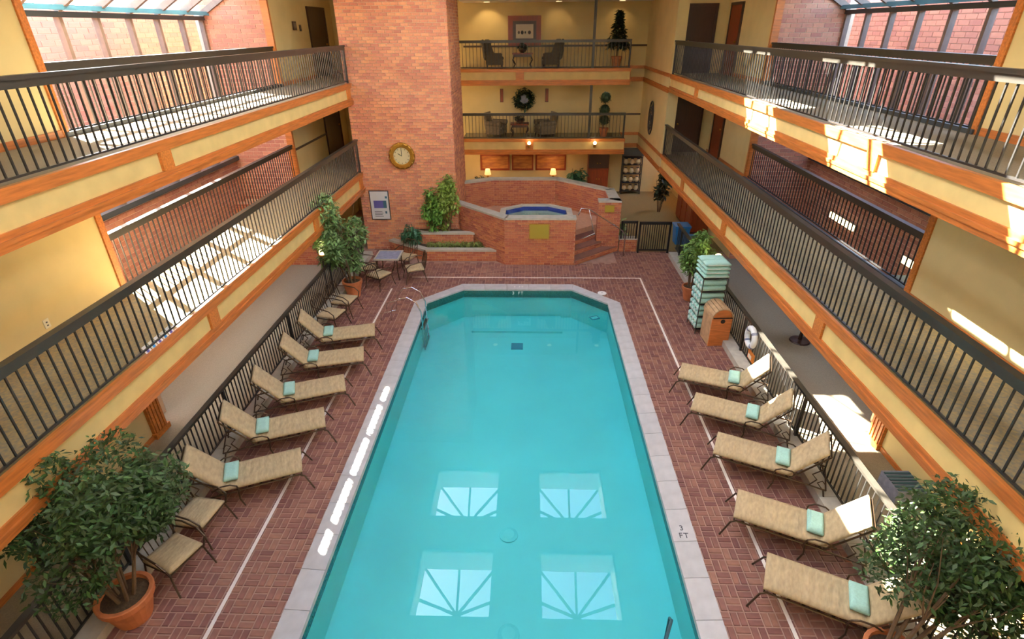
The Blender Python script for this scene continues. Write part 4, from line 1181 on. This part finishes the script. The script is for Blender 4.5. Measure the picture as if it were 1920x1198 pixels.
# wrought iron oval on the far right wall
ov = thing('wall_ornament', 'oval wrought iron ornament on the far right wall', 'ornament', (HW - 0.03, 23.1, 3.6))
MB().tube([(0, 0.42 * math.cos(2 * PI * k / 24), 0.62 * math.sin(2 * PI * k / 24)) for k in range(25)], 0.022, 6, caps=False).build('outer_ring', M_PATT, ov)
MB().tube([(0, 0.27 * math.cos(2 * PI * k / 24), 0.44 * math.sin(2 * PI * k / 24)) for k in range(25)], 0.018, 6, caps=False).build('inner_ring', M_PATT, ov)
for k in range(10):
    a = k * PI / 5; ca, sa = math.cos(a), math.sin(a)
    MB().tube([(0, 0.1 * ca, 0.16 * sa), (0, 0.2 * math.cos(a + 0.5), 0.3 * math.sin(a + 0.5)), (0, 0.42 * ca, 0.62 * sa)], 0.013, 5).build('scroll', M_PATT, ov)
MB().ball((0, 0, 0), 0.05, 0.1, 0.14).build('boss', M_PATT, ov)

# ------------------------------------------------------------------ far galleries
def armchair(label, loc, rz, m, rolled, H):
    t = thing('wing_armchair', label, 'armchair', loc, rz, 'armchairs in the far galleries')
    for sx in (-0.3, 0.3):
        for sy in (-0.28, 0.28): MB().lathe([(0.02, 0), (0.03, 0.16)], 8, (sx, sy, 0)).build('leg', M_DWOOD, t)
    mb = MB().slab(0.66, 0.6, 0.2, 8, 8); mb.v = [(x - 0.3, y, z + 0.28) for x, y, z in mb.v]; mb.build('seat_cushion', m, t, smooth=True)
    B('base', m, t, (-0.34, -0.34, 0.14, 0.34, 0.34, 0.3))
    mb = MB().slab(H - 0.35, 0.66, 0.16, 10, 8); mb.xf(Matrix.Translation((-0.28, 0, 0.32)) @ Matrix.Rotation(-math.radians(98), 4, 'Y')); mb.build('backrest', m, t, smooth=True)
    for s in (-1, 1):
        mb = MB().box(-0.34, s * 0.36 - 0.06, 0.14, 0.3, s * 0.36 + 0.06, 0.55)
        if rolled: mb.lathe([(0.04, -0.36), (0.1, -0.33), (0.1, 0.33), (0.04, 0.36)], 10, (0, s * 0.37, 0.57), axis='x')
        mb.build('armrest', m, t)
        if not rolled: MB().prism([(-0.36, 0.0), (-0.36, 0.5), (-0.2, 0.5), (-0.06, 0.1), (0.0, 0.0)], -0.05, 0.05).xf(Matrix.Translation((0, s * 0.34, 0.55)) @ Matrix.Rotation(PI / 2, 4, 'X')).build('wing', m, t)
    return t
G1, G2 = LEV[0][1], LEV[1][1]
armchair('dark wing armchair left of the table on the upper far balcony', (-1.15, 24.62, G2), 0.1, M_CHAIRF, False, 1.1)
armchair('dark wing armchair right of the table on the upper far balcony', (1.16, 24.62, G2), PI - 0.1, M_CHAIRF, False, 1.1)
armchair('taupe rolled-arm armchair left of the table on the lower far balcony', (-1.12, 24.62, G1), -0.35, M_CHAIRF2, True, 1.02)
armchair('taupe rolled-arm armchair right of the table on the lower far balcony', (0.95, 24.62, G1), PI + 0.35, M_CHAIRF2, True, 1.02)
def gtable(label, loc, w, h):
    t = thing('occasional_table', label, 'table', loc)
    B('table_top', M_RWOOD, t, (-w / 2, -0.28, h - 0.04, w / 2, 0.28, h)); B('apron', M_DWOOD, t, (-w / 2 + 0.05, -0.24, h - 0.14, w / 2 - 0.05, 0.24, h - 0.04))
    for sx in (-1, 1):
        for sy in (-1, 1): MB().tube([(sx * (w / 2 - 0.08), sy * 0.22, h - 0.1), (sx * (w / 2 - 0.02), sy * 0.22, h * 0.55), (sx * (w / 2 - 0.12), sy * 0.22, h * 0.25), (sx * (w / 2 - 0.03), sy * 0.22, 0)], 0.026, 6).build('leg', M_DWOOD, t)
gtable('wooden table with curved legs between dark armchairs, upper far balcony', (0.0, 24.62, G2), 0.84, 0.56)
gtable('wooden table between taupe armchairs on the lower far balcony', (-0.12, 24.62, G1), 0.78, 0.54)
def arrangement(label, loc, R, m):
    t = thing('flower_bowl', label, 'plant', loc)
    MB().lathe([(0.06, 0), (0.14, 0.06), (0.15, 0.12), (0.12, 0.13)], 12).build('bowl', M_DWOOD, t)
    leaves('foliage', t, m, crown_pts(220, (0, 0, 0.24), R, R * 0.8, 0.18), 0.1)
arrangement('dark leafy bowl on the upper far balcony table', (0.0, 24.62, G2 + 0.56), 0.26, M_LEAFD)
arrangement('dark leafy bowl on the lower far balcony table', (-0.12, 24.62, G1 + 0.54), 0.26, M_LEAFD)
pf = thing('framed_picture', 'large picture in a wide orange wood frame on the upper back wall', 'picture', (0.07, YB - 0.01, 6.7))
B('frame', M_RWOOD, pf, (-0.68, -0.05, -0.55, 0.68, 0, -0.36), (-0.68, -0.05, 0.36, 0.68, 0, 0.55), (-0.68, -0.05, -0.36, -0.48, 0, 0.36), (0.48, -0.05, -0.36, 0.68, 0, 0.36))
B('mount', M_DWOOD, pf, (-0.48, -0.02, -0.36, 0.48, 0, 0.36)); B('print', M_PAPER, pf, (-0.36, -0.026, -0.28, 0.36, -0.02, 0.24))
for x, w, h in ((-0.24, 0.1, 0.12), (-0.1, 0.12, 0.15), (0.03, 0.07, 0.1), (0.2, 0.13, 0.14)):
    MB().ball((x, -0.026, -0.06), w / 2, 0.004, h / 2, 8, 5).build('dark_figure', M_BLACK, pf)
struct(B('trim_7', M_DWOOD, None, (-2.5, YB - 0.03, 6.1, HW, YB, 6.17), (-2.5, YB - 0.03, 3.4, HW, YB, 3.47)))
wr = thing('wreath', 'large dark sunburst wreath with a pale centre on the lower back wall', 'wreath', (0.06, YB - 0.16, 4.1))
MB().lathe([(0.2, -0.03), (0.19, -0.05), (0.02, -0.06)], 20, axis='y').build('centre', M_SLATE, wr)
leaves('foliage', wr, M_LEAFD, [(math.cos(a) * r, random.uniform(-0.08, 0), math.sin(a) * r) for a, r in [(random.uniform(0, 2 * PI), random.uniform(0.2, 0.44)) for _ in range(520)]], 0.16)
for x, sd in ((-0.92, 'left'), (1.04, 'right')):
    b = thing('wall_panel', 'narrow dark wooden wall panel %s of the wreath' % sd, 'ornament', (x, YB - 0.01, 4.22))
    B('board', M_DWOOD, b, (-0.07, -0.04, -0.27, 0.07, 0, 0.27)); B('moulding', M_RWOOD, b, (-0.05, -0.05, -0.25, 0.05, -0.04, 0.25))
tp = thing('potted_topiary', 'three-ball topiary in a pot at the right of the lower far balcony', 'potted tree', (3.47, 24.5, G1))
pot(tp, 0.2, 0.36); MB().tube([(0, 0, 0.3), (0, 0, 1.65)], 0.02, 6).build('trunk', M_TRUNK, tp)
for z, r in ((0.68, 0.24), (1.1, 0.24), (1.58, 0.25)):
    MB().ball((0, 0, z), r * 0.8).build('core', M_LEAFD, tp)
    leaves('foliage', tp, M_LEAFD, [tuple(Vector((random.gauss(0, 1), random.gauss(0, 1), random.gauss(0, 1))).normalized() * r * 0.85 + Vector((0, 0, z))) for _ in range(260)], 0.07)
ct = thing('potted_conifer', 'cone-shaped dark tree in terracotta pot on the upper far balcony', 'potted tree', (3.8, 24.5, G2))
pot(ct, 0.22, 0.42); MB().tube([(0, 0, 0.4), (0, 0, 1.9)], [0.03, 0.01], 6).build('trunk', M_TRUNK, ct)
leaves('foliage', ct, M_LEAFD, [(math.cos(a) * r * (2.1 - z) / 1.5, math.sin(a) * r * (2.1 - z) / 1.5, z) for a, r, z in [(random.uniform(0, 2 * PI), 0.5 * random.uniform(0.2, 1) ** 0.5, random.uniform(0.72, 2.05)) for _ in range(1100)]], 0.17)
for x, sd in ((0.29, 'middle'), (3.05, 'right')):
    t = thing('fascia_lamp', 'small glowing globe lamp on the lower far fascia, %s one' % ('left' if sd == 'middle' else 'right'), 'lamp', (x, YF - 0.03, 2.42))
    B('bracket', M_GOLD, t, (-0.05, -0.03, -0.1, 0.05, 0, 0.06)); MB().tube([(0, -0.02, -0.05), (0, -0.1, -0.08), (0, -0.12, 0)], 0.015, 6).build('arm', M_GOLD, t)
    MB().lathe([(0.03, 0), (0.06, 0.04)], 10, (0, -0.12, 0)).build('cup', M_GOLD, t); MB().ball((0, -0.12, 0.1), 0.075).build('globe', M_BULB, t, smooth=True)
    ld = bpy.data.lights.new('lamp_light', 'POINT'); ld.energy = 5; ld.color = (1, 0.7, 0.4); ld.shadow_soft_size = 0.06
    link('lamp_light', ld, t, (0, -0.25, 0.2))
# ground-floor lounge behind the tub
cs = thing('console_table', 'long dark console table behind the hot tub wall', 'table', (-0.1, 24.9, 0.006))
B('table_top', M_DWOOD, cs, (-1.8, -0.22, 0.7, 1.8, 0.22, 0.74)); B('shelf', M_DWOOD, cs, (-1.75, -0.18, 0.2, 1.75, 0.18, 0.23))
for sx in (-1.74, 1.74):
    for sy in (-0.18, 0.18): B('leg', M_DWOOD, cs, (sx - 0.03, sy - 0.03, 0, sx + 0.03, sy + 0.03, 0.7))
for x, sd in ((-1.58, 'left'), (1.38, 'right')):
    t = thing('table_lamp', 'glowing table lamp at the %s end of the console table' % sd, 'lamp', (x, 24.9, 0.746))
    MB().lathe([(0.08, 0), (0.09, 0.02), (0.03, 0.06), (0.06, 0.14), (0.02, 0.24)], 12).build('base', M_GOLD, t)
    MB().lathe([(0.15, 0.2), (0.1, 0.45)], 14).build('shade', M_SHADE, t, smooth=True)
    ld = bpy.data.lights.new('lamp_light', 'POINT'); ld.energy = 14; ld.color = (1, 0.5, 0.2); ld.shadow_soft_size = 0.1
    link('lamp_light', ld, t, (0, -0.05, 0.6))
for x0, x1, sd in ((-1.95, -0.6, 'left'), (-0.5, 0.49, 'middle'), (0.59, 1.98, 'right')):
    t = thing('framed_picture', '%s landscape picture of the three above the console table' % sd, 'picture', ((x0 + x1) / 2, YB - 0.01, 1.37))
    w = (x1 - x0) / 2
    B('frame', M_RWOOD, t, (-w, -0.04, -0.36, w, 0, -0.28), (-w, -0.04, 0.28, w, 0, 0.36), (-w, -0.04, -0.28, -w + 0.07, 0, 0.28), (w - 0.07, -0.04, -0.28, w, 0, 0.28))
    B('print', M_ART, t, (-w + 0.07, -0.02, -0.28, w - 0.07, 0, 0.28))
struct(B('trim_8', M_RWOOD, None, (-2.1, YB - 0.025, 1.78, 4.1, YB, 2.03)))
ar = thing('armoire', 'red wooden armoire with dark upper doors in the ground lounge', 'cabinet', (3.42, 25.2, 0.006))
B('body', M_RWOOD, ar, (-0.46, -0.22, 0, 0.46, 0.26, 1.9))
for sx in (-1, 1):
    d = B('lower_door', M_RWOOD, ar, (min(0, sx * 0.44), -0.245, 0.1, max(0, sx * 0.44), -0.22, 1.15)); B('knob', M_GOLD, d, (sx * 0.06 - 0.02, -0.27, 0.7, sx * 0.06 + 0.02, -0.245, 0.74))
    d = B('upper_door', M_DWOOD, ar, (min(0, sx * 0.44), -0.245, 1.2, max(0, sx * 0.44), -0.22, 1.86)); B('knob', M_GOLD, d, (sx * 0.06 - 0.02, -0.27, 1.4, sx * 0.06 + 0.02, -0.245, 1.44))
et = thing('etagere', 'dark metal etagere full of cream ornaments at the right of the lounge', 'shelf', (4.95, 25.22, 0.006))
for sx in (-0.42, 0.42):
    for sy in (-0.16, 0.16): B('post', M_PATT, et, (sx - 0.02, sy - 0.02, 0, sx + 0.02, sy + 0.02, 2.0))
for z in (0.12, 0.5, 0.9, 1.3, 1.62): B('shelf', M_PATT, et, (-0.42, -0.17, z, 0.42, 0.17, z + 0.02))
B('canopy', M_FRAMED, et, (-0.46, -0.2, 1.72, 0.46, 0.2, 2.0))
vz = None; nm = ('bottom', 'second', 'third', 'fourth'); ps = ('left', 'middle', 'right')
for k, z in enumerate((0.14, 0.52, 0.92, 1.32)):
    for j, dx in enumerate((-0.27, 0.0, 0.27)):
        if vz is None:
            vz = o = thing('vase'); MB().lathe([(0.05, 0), (0.1, 0.08), (0.1, 0.15), (0.05, 0.2), (0.07, 0.24)], 12).build('body', M_CREAM, o, smooth=True)
            MB().lathe([(0.065, 0.235), (0.075, 0.245), (0.065, 0.255)], 12).build('lip', M_DWOOD, o)
        else: o = dup(vz, (0, 0, 0), 0)
        o.location = (4.95 + dx, 25.22, 0.006 + z); o['category'] = 'vase'; o['group'] = 'vases on the etagere'
        o['label'] = 'cream vase on the %s shelf of the etagere, %s one' % (nm[k], ps[j])
shrub('leafy_plant', 'dark leafy plant left of the glowing console lamp', (-1.92, 24.3, 0.006), (0, 0, 0.75), (0.3, 0.25, 0.5), 420, 0.14, M_LEAFD)
shrub('palm', 'thin-leaved palm standing right of the console table', (2.4, 24.6, 0.006), (0, 0, 1.0), (0.42, 0.3, 0.62), 260, 0.28, M_LEAFB)
shrub('palm', 'dark palm beside the red wooden cabinet in the right corridor', (5.7, 22.3, 0.006), (0, 0, 1.1), (0.4, 0.4, 0.7), 320, 0.26, M_LEAFD)

# ------------------------------------------------------------------ added fill lamps, unseen, and the gallery soffit lights
def fill_or_gallery_light(parent, x, y, z, w, color=(1, 0.84, 0.62), r=0.09, spot=False):  # fill lamp with glowing disc, added to brighten the interior
    """x, y, z in the parent's space; the lamp sits just below the ring"""
    MB().lathe([(r + 0.03, 0.0), (r + 0.03, -0.012), (r, -0.014), (r - 0.01, -0.004), (0.01, -0.004)], 14, (x, y, z)).build('fill_or_gallery_light', M_DISC, parent)
    ld = bpy.data.lights.new('fill_or_gallery_lamp', 'AREA'); ld.shape = 'DISK'; ld.size = r * 2; ld.energy = w; ld.color = color
    link('fill_or_gallery_lamp', ld, parent, (x, y, z - 0.02))
for b in [o for o in col.objects if o.name.startswith('balcony')]:
    l = b.location
    if abs(l.x) > 1:
        s = -1 if l.x < 0 else 1
        for y in (0.5, 4.5, 8.5, 12.5, 16.5) + ((19.6,) if s > 0 else ()):
            fill_or_gallery_light(b, s * (1.45 if y > 8 else 1.1), y, 0.02, FILL_W)
    else:
        for x in (-1.4, 1.4, 3.6): fill_or_gallery_light(b, x, 0.9, 0.02, FILL_W * 0.3)
sof = bpy.data.objects['ceiling.001']
for x in (-1.42, 1.42, 3.9):
    MB().lathe([(0.12, 0.0), (0.12, -0.012), (0.09, -0.014), (0.08, -0.004), (0.01, -0.004)], 14, (x, 24.75, 7.72)).build('fill_or_gallery_light', M_DISC, sof)
    ld = bpy.data.lights.new('fill_or_gallery_lamp', 'SPOT'); ld.energy = 60 if x < 0 else 22; ld.spot_size = math.radians(95); ld.spot_blend = 0.6; ld.color = (1, 0.7, 0.36); ld.shadow_soft_size = 0.05
    link('fill_or_gallery_lamp', ld, sof, (x, 24.75, 7.69), (math.radians(32), 0, 0))
for s in (-1, 1):
    for y in (0.5, 4.5, 20.0): fill_or_gallery_light(ceiling, s * 6.1, y, ZC, FILL_W)
    for y in (9.5, 13, 16.5): fill_or_gallery_light(ceiling, s * 6.7, y, 7.8, FILL_W)
for y in (13.2, 9.7): MB().lathe([(0.16, 0.0), (0.16, -0.02), (0.1, -0.05), (0.02, -0.05)], 16, (-0.2, y, ZC)).build('unlit_ring', M_WHITE, ceiling)  # ring fixtures without lamps, added for their rings mirrored in the pool
for y in (-1.5, 2.0, 5.5): fill_or_gallery_light(ceiling, -0.2, y, ZC, FILL_W * 3, (1, 0.86, 0.66), 0.12)  # stronger fill lamps added over the near end, out of view
